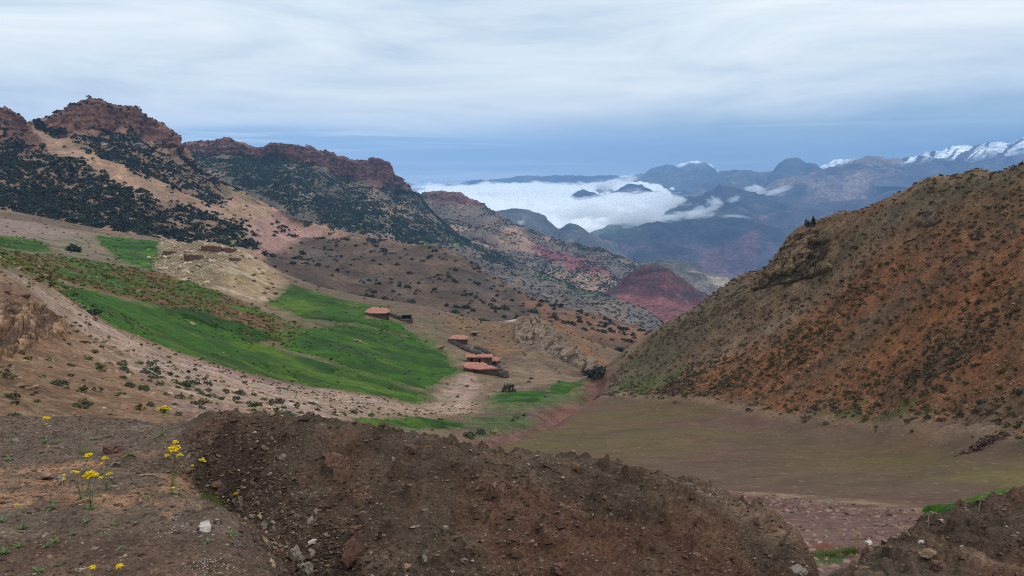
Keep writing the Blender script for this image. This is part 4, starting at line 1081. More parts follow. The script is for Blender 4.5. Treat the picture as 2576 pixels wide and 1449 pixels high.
def vary(c, n, seed, s=0.2):
    r = np.random.default_rng(seed)
    return np.clip(c[None]*(1 + s*r.normal(size=(n, 1)) + 0.05*r.normal(size=(n, 3))), 0.004, 1)

M_leaf = vcol_mat('leaf_mass', 0.9, 0.05)
M_stone = vcol_mat('stone_mass', 0.92, 0.15)
M_bush = simple_mat('bush_leaf', C(58, 66, 58), 0.9, 0.35, 1.5, rand=0.35)
M_shrub = simple_mat('shrub_leaf', C(94, 86, 64), 0.9, 0.35, 3.0, rand=0.3)
M_green = simple_mat('green_shrub_leaf', C(76, 84, 62), 0.9, 0.35, 4.0, rand=0.3)
BUSHES = [mesh_np('bush', *leaf_clump(900+i, 120, 0.85, 0.42), M_bush, smooth_=False) for i in range(5)]
SHRUBS = [mesh_np('shrub', *leaf_clump(920+i, 120, 0.6, 0.34), M_shrub, smooth_=False) for i in range(5)]
GSHRUBS = [mesh_np('shrub', *leaf_clump(940+i, 220, 0.95, 0.24), M_green, smooth_=False) for i in range(4)]
low_bush = [leaf_clump(960+i, 11, 0.85, 0.9) for i in range(4)]
OV = np.array([(1,0,0),(-1,0,0),(0,1,0),(0,-1,0),(0,0,1),(0,0,-1)], float); OF = np.array([(0,2,4),(2,1,4),(1,3,4),(3,0,4),(2,0,5),(1,2,5),(3,1,5),(0,3,5)])
grit = [(OV*np.array([1, 0.7+0.1*i, 0.55]) + 0.22*np.random.default_rng(i).normal(size=(6, 3)), OF) for i in range(6)]
low_shrub = [leaf_clump(970+i, 26, 0.6, 0.6) for i in range(4)]
peb = [(rock_shape(980+i, IV, 0.75, 5), IF) for i in range(6)]

def individuals(name, meshes, pts, size, label, cat, group, seed, sink=0.0, tilt=0.0):
    r = np.random.default_rng(seed)
    for i, p in enumerate(pts):
        s = float(size[i])
        o = link(name, meshes[r.integers(len(meshes))], loc=(p[0], p[1], p[2]-sink*s), rot=(r.normal()*tilt, r.normal()*tilt, r.uniform(0, 6.28)), scale=(s*r.uniform(0.85, 1.15), s*r.uniform(0.85, 1.15), s*r.uniform(0.8, 1.15)))
        tag(o, label, cat, group)

def split_big(pts, size, n=300):
    """the n that show largest go first"""
    px, py, f = project(pts)
    a = size/f*((px > 5) & (px < W-5) & (py > 5) & (py < H-5))
    k = np.argsort(-a)
    return k[:n], k[n:]

# ---- evergreen bushes on the mountains
def mountain_bushes():
    P = m1.P; PX, PY = m1.PX, m1.py
    cl1 = fbm(PX*0.03, PY*0.06, 0, 4, 801)
    bare = m1.soft([(60,312),(110,330),(230,388),(330,438),(430,485),(560,525),(640,545),(700,560),(680,565),(560,545),(470,512),(350,458),(230,405),(120,350)], 8, 14, 803, 0.04)
    dense = m1.soft([(-420,350),(0,340),(60,370),(120,385),(220,425),(330,478),(440,520),(560,560),(640,600),(640,625),(560,612),(420,600),(330,580),(200,560),(0,530),(-420,520)], 12, 20, 805, 0.03)
    up = m1.soft([(90,310),(160,320),(200,350),(330,330),(440,380),(520,432),(600,482),(560,510),(440,475),(330,425),(230,380),(120,330)], 8, 12, 807, 0.03)
    spar = m1.soft([(400,470),(560,520),(760,560),(900,590),(980,640),(640,650),(560,600)], 10, 20, 809, 0.03)
    fade = smooth(700, 330, PX)
    dn = dense*(0.28+0.8*smooth(-0.35, 0.25, cl1 + 0.3*fade - 0.1)) + up*(0.4+smooth(-0.35, 0.1, cl1))*1.3 + 0.22*spar*smooth(-0.1, 0.4, cl1) + 0.22*rock1*smooth(-0.2, 0.3, cl1)
    dn = dn*(1-0.97*bare) + 0.012*m1.isfront*(m1.s > 1)
    dn = dn*m1.isfront + 0.0
    crest = (m1.s > 3.9) & (PX < 460)
    dn = dn + crest*m1.isfront*0.7
    pts = cells(P, dn, 15000, 811)
    size = np.random.default_rng(1).uniform(0.8, 1.7, len(pts))*np.where(np.random.default_rng(2).random(len(pts)) < 0.25, 1.35, 1.0)
    v = visible(pts, 1.03, 1.5)
    pts, size = pts[v], size[v]
    a, b = split_big(pts, size, 210)
    individuals('bush', BUSHES, pts[a], size[a], 'dark evergreen bush on the near tan mountainside at left', 'bush', 'bushes on the near mountainside', 5, 0.1)
    mass('bush_cover', low_bush, pts[b], size[b]*1.05, vary(C(54, 62, 58), len(b), 3, 0.25), M_leaf, 'dark evergreen bushes covering the near mountainside', 6)
    P = m2.P; PX, PY = m2.PX, m2.py
    c_ = fbm(PX*0.03, PY*0.07, 0, 4, 821)
    ds = m2.soft([(380,380),(470,395),(560,398),(640,402),(740,412),(860,455),(930,475),(1030,482),(1090,540),(1200,620),(1300,690),(1230,670),(1120,600),(1060,625),(980,610),(860,580),(700,520),(560,450),(380,400)], 8, 16, 823, 0.03)
    dn = ds*(0.3+smooth(-0.45, 0.1, c_)) + 0.14*rock2 + 0.06*m2.isfront*(PY < 760) + 0.3*((m2.s > 2.92) & (PX < 1040))
    pts = cells(P, dn*m2.isfront, 17000, 825); size = np.random.default_rng(4).uniform(1.1, 2.4, len(pts))
    v = visible(pts, 1.03, 2.0); pts, size = pts[v], size[v]
    mass('bush_cover', low_bush, pts, size, vary(C(58, 72, 64), len(pts), 7, 0.22), M_leaf, 'dark bushes covering the second ridge below the cliff band', 8)
    P = m3.P; PX, PY = m3.PX, m3.py
    c_ = fbm(PX*0.035, PY*0.08, 0, 4, 831)
    dn = (smooth(-0.3, 0.15, c_) + 0.08)*m3.isfront
    pts = cells(P, dn, 7500, 833); size = np.random.default_rng(5).uniform(1.2, 2.6, len(pts))
    v = visible(pts, 1.03, 2.0); pts, size = pts[v], size[v]
    mass('bush_cover', low_bush, pts, size, vary(C(60, 72, 62), len(pts), 9, 0.22), M_leaf, 'dark bushes covering the third ridge', 10)
mountain_bushes()

# ---- cushion shrubs and stones of the right hillside
def hillside():
    X, Y = mid.X, mid.Y; P = mid.P()
    r = np.random.default_rng(31)
    c_ = fbm(X*0.08, Y*0.08, 0, 4, 841)
    thick = np.maximum.reduce([soft([(2020,1060),(2100,990),(2250,900),(2400,820),(2576,740),(2900,640),(2900,1160),(2576,1105),(2300,1070)], 8, 12, 843, 0.05), 0.75*soft([(1620,1000),(1700,960),(1850,900),(1980,850),(2080,850),(1990,930),(1850,975),(1760,1000)], 6, 9, 845, 0.05), 0.5*soft([(2000,760),(2200,660),(2400,560),(2576,500),(2576,640),(2300,760),(2100,850)], 9, 12, 847, 0.05)])
    dn = hill*(1-gf*0.5)*(thick*smooth(-0.25, 0.2, c_) + 0.13) 
    area = (mid.D**2)                       # cells grow with distance
    pts = cells(P, dn*area, 6500, 849)
    size = 0.14 + 0.34*r.random(len(pts))**2.2
    v = visible(pts, 1.02, 0.4); pts, size = pts[v], size[v]
    a, b = split_big(pts, size, 170)
    individuals('shrub', SHRUBS, pts[a], size[a], 'grey-green cushion shrub on the red scree of the right hillside', 'shrub', 'cushion shrubs on the right hillside', 33, 0.12)
    mass('shrub_cover', low_shrub, pts[b], size[b], vary(C(98, 88, 66), len(b), 34, 0.22), M_leaf, 'cushion shrubs covering the right hillside', 35)
    dn = hill*(1-0.7*upper)*(0.4+smooth(-0.2, 0.5, fall)) + 0.10*hill
    pts = cells(P, dn*area, 9000, 851)
    v = visible(pts, 1.02, 0.2); pts = pts[v]
    size = 0.06 + 0.17*r.random(len(pts))**3
    mass('scree_stones', grit, pts, size, vary(C(156, 112, 78), len(pts), 36, 0.3), M_stone, 'tan stones strewn over the right hillside', 37)
hillside()

# ---- left scree slope, knoll and terraces
ROCK_PALE = simple_mat('rock_pale', C(206, 180, 156), 0.92, 0.30, 2.5, bump=0.03, rand=0.25)
ROCK_TAN = simple_mat('rock_tan', C(176, 146, 120), 0.92, 0.30, 2.5, bump=0.03, rand=0.25)
ROCK_BRN = simple_mat('rock_brown', C(112, 88, 72), 0.92, 0.30, 6.0, bump=0.01, rand=0.3)
ROCK_GRY = simple_mat('rock_grey', C(134, 122, 110), 0.92, 0.30, 6.0, bump=0.01, rand=0.3)
TAN = [mesh_np('rock', rock_shape(1000+i), SF, ROCK_TAN, smooth_=False) for i in range(6)]
PALE = [mesh_np('rock', rock_shape(1010+i), SF, ROCK_PALE, smooth_=False) for i in range(6)]
BRN = [mesh_np('stone', rock_shape(1020+i), SF, ROCK_BRN, smooth_=False) for i in range(6)]
GRY = [mesh_np('stone', rock_shape(1040+i), SF, ROCK_GRY, smooth_=False) for i in range(6)]
def left_side():
    X, Y = mid.X, mid.Y; P = mid.P(); area = mid.D**2
    r = np.random.default_rng(41)
    zone = soft([(0,900),(150,870),(320,900),(480,950),(640,990),(800,1020),(960,1045),(820,1062),(500,1075),(0,1060)], 3, 3, 861, 0.2)
    pts = cells(P, zone*left*area, 90, 863); v = visible(pts, 1.02, 0.2); pts = pts[v]
    size = (0.12 + 0.22*r.random(len(pts))**1.5)*np.clip(pts[:, 1]/42, 0.8, 1.5)
    individuals('shrub', GSHRUBS, pts, size, 'small dark green shrub on the pale scree slope at lower left', 'shrub', 'shrubs on the lower left scree slope', 43, 0.12)
    pts = cells(P, left*area, 5000, 865); v = visible(pts, 1.02, 0.2); pts = pts[v]
    size = 0.06 + 0.20*r.random(len(pts))**4
    mass('scree_stones', grit, pts, size, vary(C(150, 120, 98), len(pts), 44, 0.3), M_stone, 'stones strewn over the lower left scree slope', 45)
    pts = cells(P, left*area, 700, 866); v = visible(pts, 1.02, 0.2); pts = pts[v]
    mass('low_herbs', low_shrub, pts, r.uniform(0.1, 0.3, len(pts)), vary(C(96, 98, 66), len(pts), 46, 0.25), M_leaf, 'low herbs dotted over the lower left scree slope', 47)
    # knoll
    pts = cells(P, knoll*area, 60, 867); v = visible(pts, 1.02, 0.2); pts = pts[v]
    individuals('shrub', SHRUBS, pts, r.uniform(0.4, 0.9, len(pts)), 'tiny olive shrub on the sandy knoll below the ruins', 'shrub', 'shrubs on the knoll', 48, 0.12)
    kn = soft([(395,612),(430,595),(520,600),(590,640),(560,690),(600,735),(520,725),(440,700),(390,665)], 4, 8, 868, 0.06)
    pts = cells(P, kn*area, 150, 869); v = visible(pts, 1.02, 0.3); pts = pts[v]
    individuals('rock', PALE, pts, 0.4+1.1*r.random(len(pts))**2, 'pale weathered rock on the knoll among the ruins', 'rock', 'rocks on the knoll', 49, 0.25, 0.3)
    pts = cells(P, kn*area, 900, 870); v = visible(pts, 1.02, 0.2); pts = pts[v]
    mass('knoll_stones', peb, pts, r.uniform(0.15, 0.5, len(pts)), vary(C(196, 170, 146), len(pts), 62, 0.25), M_stone, 'pale stones strewn over the rocky part of the knoll', 63)
    # stony terraces between the fields
    tt = np.maximum(terr, terr2)
    pts = cells(P, tt*area, 160, 871); v = visible(pts, 1.02, 0.3); pts = pts[v]
    individuals('rock', TAN, pts, 0.22+0.75*r.random(len(pts))**3, 'tan rock on the stony terrace between the green fields', 'rock', 'rocks on the stony terrace', 50, 0.25, 0.3)
    pts = cells(P, tt*area, 2400, 873); v = visible(pts, 1.02, 0.2); pts = pts[v]
    mass('terrace_herbs', low_shrub, pts, r.uniform(0.15, 0.45, len(pts)), np.where(np.random.default_rng(9).random((len(pts), 1)) < 0.55, vary(C(80, 104, 34), len(pts), 51, 0.3), vary(C(112, 86, 52), len(pts), 51, 0.3)), M_leaf, 'brown and green herbs on the stony terrace', 52)
    # bushes dotted over the brown spur and the valley slopes
    sp_ = spur*m1.isfront*smooth(0.2, 0.5, m1.s)
    pts = cells(m1.P, sp_, 95, 875); v = visible(pts, 1.03, 0.8); pts = pts[v]
    individuals('bush', BUSHES, pts, r.uniform(0.6, 1.5, len(pts)), 'lone dark bush on the bare brown spur', 'bush', 'bushes on the brown spur', 53, 0.12)
    rest = (1-left)*(1-hill)*(1-plough)*(1-knoll)*(mid.D > 90)
    pts = cells(P, rest*area*np.clip(bro+0.25, 0, 1), 2200, 877); v = visible(pts, 1.02, 0.3); pts = pts[v]
    mass('low_herbs', low_shrub, pts, r.uniform(0.2, 0.6, len(pts)), vary(C(88, 78, 56), len(pts), 54, 0.3), M_leaf, 'low herbs dotted over the brown valley slopes', 55)
    pts = cells(P, rest*area*(0.3+np.clip(bro+0.2, 0, 1)), 2500, 878); v = visible(pts, 1.02, 0.3); pts = pts[v]
    mass('slope_stones', grit, pts, 0.10+0.35*r.random(len(pts))**3, vary(C(150, 124, 102), len(pts), 64, 0.3), M_stone, 'stones strewn over the brown valley slopes', 65)
    fld = np.max([smooth(1.0, -1.5, q) for q in field_masks], axis=0)
    pts = cells(P, fld*area*smooth(-0.1, 0.4, fbm(X*0.05, Y*0.05, 0, 4, 880)), 1700, 882); v = visible(pts, 1.02, 0.3) & (pts[:, 1] > 85); pts = pts[v]
    pts[:, 2] += 0.12
    mass('field_weeds', low_shrub, pts, 0.12+0.3*r.random(len(pts))**2, np.where(r.random((len(pts), 1)) < 0.2, vary(C(150, 140, 60), len(pts), 66, 0.2), vary(C(58, 84, 26), len(pts), 66, 0.3)), M_leaf, 'taller weeds growing through the green fields', 67)
    # grey scrub on lower second ridge
    l2 = low2*m2.isfront
    pts = cells(m2.P, l2, 1500, 879); v = visible(pts, 1.03, 0.8); pts = pts[v]
    mass('bush_cover', low_bush, pts, r.uniform(0.9, 2.0, len(pts)), vary(C(62, 64, 56), len(pts), 56, 0.25), M_leaf, 'grey scrub on the lower slope of the second ridge', 57)
    # ploughed field and cutting: pale stones
    pts = cells(P, plough*area**0.75, 4000, 880); v = visible(pts, 1.02, 0.1); pts = pts[v]
    mass('field_clods', grit, pts, 0.02+0.05*r.random(len(pts))**2, np.where(r.random((len(pts), 1)) < 0.4, vary(C(100, 92, 56), len(pts), 68, 0.2), vary(C(104, 82, 66), len(pts), 69, 0.2)), M_stone, 'clods of soil and dry tufts on the ploughed field', 70)
    pts = cells(P, plough*area, 1100, 881); v = visible(pts, 1.02, 0.1); pts = pts[v]
    mass('field_stones', grit, pts, 0.02+0.05*r.random(len(pts))**3, vary(C(128, 106, 86), len(pts), 58, 0.25), M_stone, 'pale stones lying on the ploughed field', 59)
    pts = cells(P, cut*(1-plough)*area, 6000, 883); v = visible(pts, 1.02, 0.1); pts = pts[v]
    mass('cutting_stones', grit, pts, 0.025+0.13*r.random(len(pts))**3, vary(C(134, 108, 96), len(pts), 60, 0.3), M_stone, 'loose stones in the red cutting below the field', 61)
left_side()

# ---- foreground stones
def foreground_stones():
    P = fg.P(); X, Y = fg.X, fg.Y; r = np.random.default_rng(71)
    area = fg.D**2*visible(P.reshape(-1, 3), 1.03, 0.03).reshape(X.shape)
    ditch = smooth(0.9, 0.1, fg.track([(520,1205),(600,1255),(680,1340),(760,1440),(800,1500)]))
    foot = fg.sd([(640,1290),(760,1280),(900,1330),(1200,1380),(1350,1449),(1350,1500),(740,1500)])
    clump = smooth(-0.4, 0.4, fbm(X*0.9, Y*0.9, 0, 4, 884))
    dn = area*(0.40*ledge + (0.3+0.7*clump)*heap + 2.5*ditch + 1.2*smooth(0.4, -0.5, foot))
    pts = cells(P, dn + 0.45*area*ledge, 30000, 885)
    size = 0.009 + 0.030*r.random(len(pts))**3.2
    base = np.where(r.random((len(pts), 1)) < 0.5, C(112, 93, 77)[None], C(84, 64, 52)[None])
    base = np.where(r.random((len(pts), 1)) < 0.06, C(150, 134, 116)[None], base)
    mass('gravel', grit, pts, size, np.clip(base*(1+0.25*r.normal(size=(len(pts), 1))), 0.008, 1), M_stone, 'loose gravel on the ledge and the spoil heap', 73)
    # clods of soil breaking out of the heap
    pts = cells(P, area*heap*(0.2+clump)*(1-0.5*rn), 4500, 889)
    size = 0.014 + 0.06*r.random(len(pts))**3
    pts[:, 2] -= size*0.25
    mass('clods', grit, pts, size, np.clip(C(76, 60, 48)[None]*(1+0.15*r.normal(size=(len(pts), 1))), 0.008, 1), M_stone, 'crumbling clods of soil on the face of the spoil heap', 75)
    pts = cells(P, dn*(1+2*ditch), 215, 887)
    size = 0.026 + 0.06*r.random(len(pts))**3
    individuals('stone', BRN + GRY[:2], pts, size, 'small brown stone among the gravel of the foreground', 'stone', 'small stones in the foreground gravel', 74, 0.2, 0.5)
foreground_stones()
# ------------------------------------------------------------------ huts, pens and ruins
M_roof = simple_mat('earth_roof', C(178, 122, 106), 0.95, 0.22, 1.3, bump=0.05)
M_wall = ground_mat('dry_stone_wall', 1.0, 5.0, 0.10, contrast=0.35)
def wall_mat(name, c, sc=2.4):
    """dry stone: irregular blocks with dark joints"""
    m = bpy.data.materials.new(name); m.use_nodes = True
    t = m.node_tree; t.nodes.clear()
    out = N(t, 'ShaderNodeOutputMaterial'); b = N(t, 'ShaderNodeBsdfPrincipled', inp={'Roughness': 0.95, 'Specular IOR Level': 0.1}); L(t, b.outputs[0], out.inputs[0])
    tc = N(t, 'ShaderNodeTexCoord'); mp = N(t, 'ShaderNodeMapping', inp={3: (1, 1, 2.2)}); L(t, tc.outputs['Object'], mp.inputs[0])
    v = N(t, 'ShaderNodeTexVoronoi', inp={'Scale': sc}); L(t, mp.outputs[0], v.inputs['Vector'])
    v2 = N(t, 'ShaderNodeTexVoronoi', feature='DISTANCE_TO_EDGE', inp={'Scale': sc}); L(t, mp.outputs[0], v2.inputs['Vector'])
    sepc = N(t, 'ShaderNodeSeparateColor'); L(t, v.outputs['Color'], sepc.inputs[0])
    r = ramp(t, sepc.outputs[0], [(0, (*(c*0.55), 1)), (0.5, (*c, 1)), (1, (*(c*1.5), 1))])
    j = ramp(t, v2.outputs['Distance'], [(0.0, g4(0.35)), (0.09, g4(1.0))])
    mx = N(t, 'ShaderNodeMix', data_type='RGBA', blend_type='MULTIPLY', inp={0: 1.0}); L(t, r.outputs[0], mx.inputs[6]); L(t, j.outputs[0], mx.inputs[7])
    L(t, mx.outputs[2], b.inputs['Base Color'])
    bp = N(t, 'ShaderNodeBump', inp={'Strength': 0.9, 'Distance': 0.08}); L(t, j.outputs[0], bp.inputs['Height']); L(t, bp.outputs[0], b.inputs['Normal'])
    return m
M_wall = wall_mat('dry_stone', C(108, 88, 78))
M_mud = wall_mat('mud_stone', C(126, 98, 82), 1.6)
M_dark = simple_mat('dark_timber', C(46, 38, 34), 0.9, 0.3, 4)
M_wood = simple_mat('weathered_wood', C(150, 130, 112), 0.9, 0.3, 6)
M_brush = simple_mat('dry_brush', C(84, 76, 72), 0.95, 0.35, 3, rand=0.2)
M_shade = simple_mat('interior_shade', C(30, 25, 23), 0.95, 0.3, 4)  # near-black colour painted in for the shade inside doorways and shelter

def ring_wall(poly, thick, h, zb, seed, top_amp=0.08, gaps=()):
    """wall along a closed outline: outer and inner faces, uneven top; gaps = (edge, from, to, height) openings"""
    r = np.random.default_rng(seed)
    V, F = [], []
    n = len(poly); cx, cy = np.mean(poly, 0)
    def inner(p):
        d = np.array([cx, cy]) - p; return p + d/np.linalg.norm(d)*thick
    for e in range(n):
        p, q = np.array(poly[e], float), np.array(poly[(e+1) % n], float)
        L_ = np.linalg.norm(q-p); k = max(2, int(L_/0.35))
        cuts = [g for g in gaps if g[0] == e]
        ts = sorted(set(list(np.linspace(0, 1, k+1)) + [g[1] for g in cuts] + [g[2] for g in cuts]))
        for a, b in zip(ts[:-1], ts[1:]):
            lo0 = lo1 = zb
            for g in cuts:
                if a >= g[1]-1e-6 and b <= g[2]+1e-6: lo0 = lo1 = g[3]
            A, B = p+(q-p)*a, p+(q-p)*b
            A2, B2 = inner(A), inner(B)
            ha = h + top_amp*vn(A[0]*1.7+seed, A[1]*1.7, 0, seed); hb = h + top_amp*vn(B[0]*1.7+seed, B[1]*1.7, 0, seed)
            if lo0 >= h - 0.05: continue
            i = len(V)
            V += [(*A, lo0), (*B, lo1), (*B, hb), (*A, ha), (*A2, lo0), (*B2, lo1), (*B2, hb), (*A2, ha)]
            F += [(i,i+1,i+2,i+3), (i+5,i+4,i+7,i+6), (i+3,i+2,i+6,i+7), (i+1,i,i+4,i+5), (i,i+3,i+7,i+4), (i+1,i+5,i+6,i+2)]
    V = np.array(V); V[:, :2] += 0.03*r.normal(size=(len(V), 2))*0.4
    return V, np.array(F)
def slab(poly, z0, tz, ztilt, seed, dome=0.12, rings=4):
    """earth roof: thick uneven slab with wavy edge and slightly domed top; ztilt = (dz/dx, dz/dy)"""
    r = np.random.default_rng(seed)
    poly = np.array(poly, float); cen = poly.mean(0)
    pts = []
    for e in range(len(poly)):
        p, q = poly[e], poly[(e+1) % len(poly)]; k = max(2, int(np.linalg.norm(q-p)/0.45))
        for a in range(k):
            w = p+(q-p)*a/k; dd = (w-cen)/np.linalg.norm(w-cen); pts.append(w + dd*0.14*r.normal())
    pts = np.array(pts); n = len(pts)
    V, F = [], []
    for k in range(rings+1):
        f = 1-k/(rings+0.6)
        for w in pts:
            x, y = cen+(w-cen)*f
            V.append((x, y, z0+tz+ztilt[0]*x+ztilt[1]*y + dome*(1-f*f) + 0.05*vn(x*1.5+seed, y*1.5, 0, seed)))
    for k in range(rings):
        for a in range(n):
            b = (a+1) % n; F.append((k*n+a, k*n+b, (k+1)*n+b, (k+1)*n+a))
    base = len(V)
    for w in pts:
        x, y = cen+(w-cen)*0.985; V.append((x, y, z0+ztilt[0]*x+ztilt[1]*y + 0.03*r.normal()))
    for a in range(n):
        b = (a+1) % n; F.append((base+a, base+b, b, a))
    i = len(V); V.append((*cen, z0+ztilt[0]*cen[0]+ztilt[1]*cen[1]))
    j = len(V); V.append((*cen, z0+tz+dome+ztilt[0]*cen[0]+ztilt[1]*cen[1]))
    for a in range(n):
        b = (a+1) % n; F.append((i, base+b, base+a, i)); F.append((rings*n+a, rings*n+b, j, j))
    F = [f if len(set(f)) == 4 else (f[0], f[1], f[2], f[2]) if f[2] != f[3] else f for f in F]
    me = bpy.data.meshes.new('roof')
    me.from_pydata([tuple(map(float, v)) for v in V], [], [tuple(dict.fromkeys(f)) for f in F]); me.update()
    return me
def boxm(name, c, s, mat, jit=0.0, seed=0):
    x, y, z = np.array(s)/2.0
    V = np.array([(-x,-y,-z),(x,-y,-z),(x,y,-z),(-x,y,-z),(-x,-y,z),(x,-y,z),(x,y,z),(-x,y,z)]) + np.array(c)
    if jit: V = V + np.random.default_rng(seed).normal(size=V.shape)*jit
    return mesh_np(name, V, np.array([(0,3,2,1),(4,5,6,7),(0,1,5,4),(1,2,6,5),(2,3,7,6),(3,0,4,7)]), mat, smooth_=False)
def tube(path, rad, n=6):
    path = np.array(path, float); V, F = [], []
    rad = np.broadcast_to(np.asarray(rad, float), (len(path),))
    for i, p in enumerate(path):
        d = path[min(i+1, len(path)-1)] - path[max(i-1, 0)]; d /= np.linalg.norm(d)+1e-9
        a = np.cross(d, (0.3, 0.9, 0.2)); a /= np.linalg.norm(a)+1e-9; b = np.cross(d, a)
        for k in range(n):
            t = 2*math.pi*k/n; V.append(p + rad[i]*(a*math.cos(t)+b*math.sin(t)))
    for i in range(len(path)-1):
        for k in range(n):
            F.append((i*n+k, i*n+(k+1) % n, (i+1)*n+(k+1) % n, (i+1)*n+k))
    return np.array(V), np.array(F)
def empty(name, loc, label, cat, group=None, rz=0.0):
    o = bpy.data.objects.new(name, None); col.objects.link(o); o.location = [float(v) for v in loc]; o.rotation_euler = (0, 0, rz)
    o.empty_display_size = 0.1
    return tag(o, label, cat, group)

def hut(px, py, label, roof_poly, h, tilt, doors=(), rz=0.0, smoke=None, thick=0.35, over=0.35, seed=1, zoff=0.0):
    g = mid.hit(px, py)
    o = empty('stone_hut', (g[0], g[1], g[2]+zoff), label, 'hut', None, rz)
    poly = np.array(roof_poly, float); cen = poly.mean(0)
    wp = cen + (poly-cen)*(1 - over/np.linalg.norm(poly-cen, axis=1).mean()*1.0)
    V, F = ring_wall(wp, thick, h, -2.2, seed, 0.03, [(e, a, b, hh) for e, a, b, hh in doors])
    V[:, 2] = np.where(V[:, 2] > h-0.4, V[:, 2] + tilt[0]*V[:, 0] + tilt[1]*V[:, 1] + 0.05, V[:, 2])
    link('wall', mesh_np('wall', V, F, M_wall, smooth_=False), o)
    me = slab(poly, h, 0.28, tilt, seed+5); me.materials.append(M_roof)
    rf = link('roof', me, o)
    for e, a, b, hh in doors:
        p, q = wp[e], wp[(e+1) % len(wp)]
        m_ = p+(q-p)*(a+b)/2; inn = (cen-m_)/np.linalg.norm(cen-m_); m2_ = m_+inn*(thick+0.12)
        wdt = np.linalg.norm(q-p)*(b-a)
        d_ = link('door', boxm('door', (0, 0, 0), (wdt*0.98, 0.06, hh+2.0), M_shade), o, loc=(m2_[0], m2_[1], (hh-2.0)/2), rot=(0, 0, math.atan2((q-p)[1], (q-p)[0])))  # dark sheet behind the opening, its colour stands for the unlit inside
        link('lintel', boxm('lintel', (0, 0, 0), (wdt*1.3, thick*0.9, 0.14), M_dark, 0.01, seed), o, loc=(m_[0]+inn[0]*thick*0.5, m_[1]+inn[1]*thick*0.5, hh+0.07), rot=(0, 0, math.atan2((q-p)[1], (q-p)[0])))
    if smoke is not None:
        x, y = smoke
        V, F = tube([(x, y, h+0.2+tilt[0]*x+tilt[1]*y), (x, y, h+0.72+tilt[0]*x+tilt[1]*y)], [0.22, 0.2], 8)
        link('chimney', mesh_np('chimney', V, F, M_dark, smooth_=False), rf)
    return o, g

def brush_fence(path, h, w, seed, n=260, name='brush_fence', label='', cat='fence', stakes=0):
    """barrier of piled dry thorn brush between stakes"""
    r = np.random.default_rng(seed); path = np.array(path, float)
    o = empty(name, path[0], label, cat)
    seg = np.linalg.norm(np.diff(path[:, :2], axis=0), axis=1); cum = np.concatenate([[0], np.cumsum(seg)])
    Vs, Fs = [], []
    for i in range(n):
        s = r.uniform(0, cum[-1]); base = np.array([np.interp(s, cum, path[:, k]) for k in range(3)])
        base[:2] += r.normal(size=2)*w*0.35; base[2] += r.uniform(-0.1, h*0.75)
        d = np.array([r.normal(), r.normal(), abs(r.normal())*0.8]); d /= np.linalg.norm(d)
        l = r.uniform(0.4, 1.0)*h
        V, F = tube([base, base+d*l*0.5+r.normal(size=3)*0.05, base+d*l], [0.05, 0.035, 0.012], 3)
        Fs.append(F + sum(map(len, Vs))); Vs.append(V)
    V = np.concatenate(Vs) - path[0]
    link('brush', mesh_np('brush', V, np.concatenate(Fs), M_brush, smooth_=False), o)
    # packed core so that the barrier reads as a mass
    cv, cf = [], []
    for i in range(len(path)-1):
        for k in range(4):
            f = (k+0.5)/4; c = path[i]*(1-f)+path[i+1]*f - path[0]
            Q = rock_shape(seed+i*3+k, SV, 0.8, 4)*np.array([w*1.1, w*1.0, h*0.85]) + c + np.array([0, 0, h*0.2])
            cf.append(SF + sum(map(len, cv))); cv.append(Q)
    link('packed_core', mesh_np('packed_core', np.concatenate(cv), np.concatenate(cf), M_brush, smooth_=False), o)
    for i in range(stakes):
        s = cum[-1]*(i+0.5)/stakes; b = np.array([np.interp(s, cum, path[:, k]) for k in range(3)]) - path[0] + np.array([0, -w*0.5, 0])
        V, F = tube([b+(0, 0, -0.4), b+(r.normal()*0.08, 0, h*1.15)], [0.08, 0.06], 5)
        link('stake', mesh_np('stake', V, F, M_wood, smooth_=False), o)
    return o

# upper hut with its pen
o1, g1 = hut(952, 797, 'stone hut with a pink earth roof standing in the green field', [(-3.9,-2.6),(-1.0,-3.1),(2.8,-2.7),(4.0,-1.0),(2.6,2.2),(0.4,2.9),(-2.4,3.0),(-3.6,0.6)], 1.9, (-0.02, 0.16), doors=[(2, 0.3, 0.75, 1.5)], smoke=(0.4, 2.0), seed=3)
pen1 = [mid.hit(px, py) for px, py in [(978,793),(995,801),(1012,805),(1022,809),(1036,812)]]
brush_fence(pen1, 1.3, 0.8, 21, 220, label='dark brush pen wall running right from the upper hut', stakes=0)
def shelter():
    g = mid.hit(1022, 811)
    o = empty('sheep_shelter', g, 'open timber shelter with pale posts at the end of the upper pen', 'shelter')
    for i, x in enumerate((-1.5, -1.0, -0.55, -0.1, 0.4, 0.9, 1.5)):
        V, F = tube([(x, -0.9, -0.6), (x+0.05*math.sin(i*3), -0.9, 1.15)], [0.09, 0.07], 5); link('post', mesh_np('post', V, F, M_wood, smooth_=False), o)
    link('beam', boxm('beam', (0, -0.9, 1.2), (3.3, 0.2, 0.16), M_wood, 0.02, 4), o)
    link('back_wall', boxm('back_wall', (0, 1.3, 0.9), (3.2, 0.3, 2.6), M_shade, 0.04, 5), o)  # coloured near black to paint in the shelter's shaded interior
    link('side_wall', boxm('side_wall', (1.75, 0.2, 0.6), (0.3, 2.3, 1.9), M_wall, 0.05, 6), o)
    link('side_wall', boxm('side_wall', (-1.75, 0.2, 0.6), (0.3, 2.3, 1.9), M_wall, 0.05, 7), o)
    link('top_rail', boxm('top_rail', (0, 1.1, 2.15), (3.3, 0.5, 0.12), M_dark, 0.03, 8), o)
shelter()
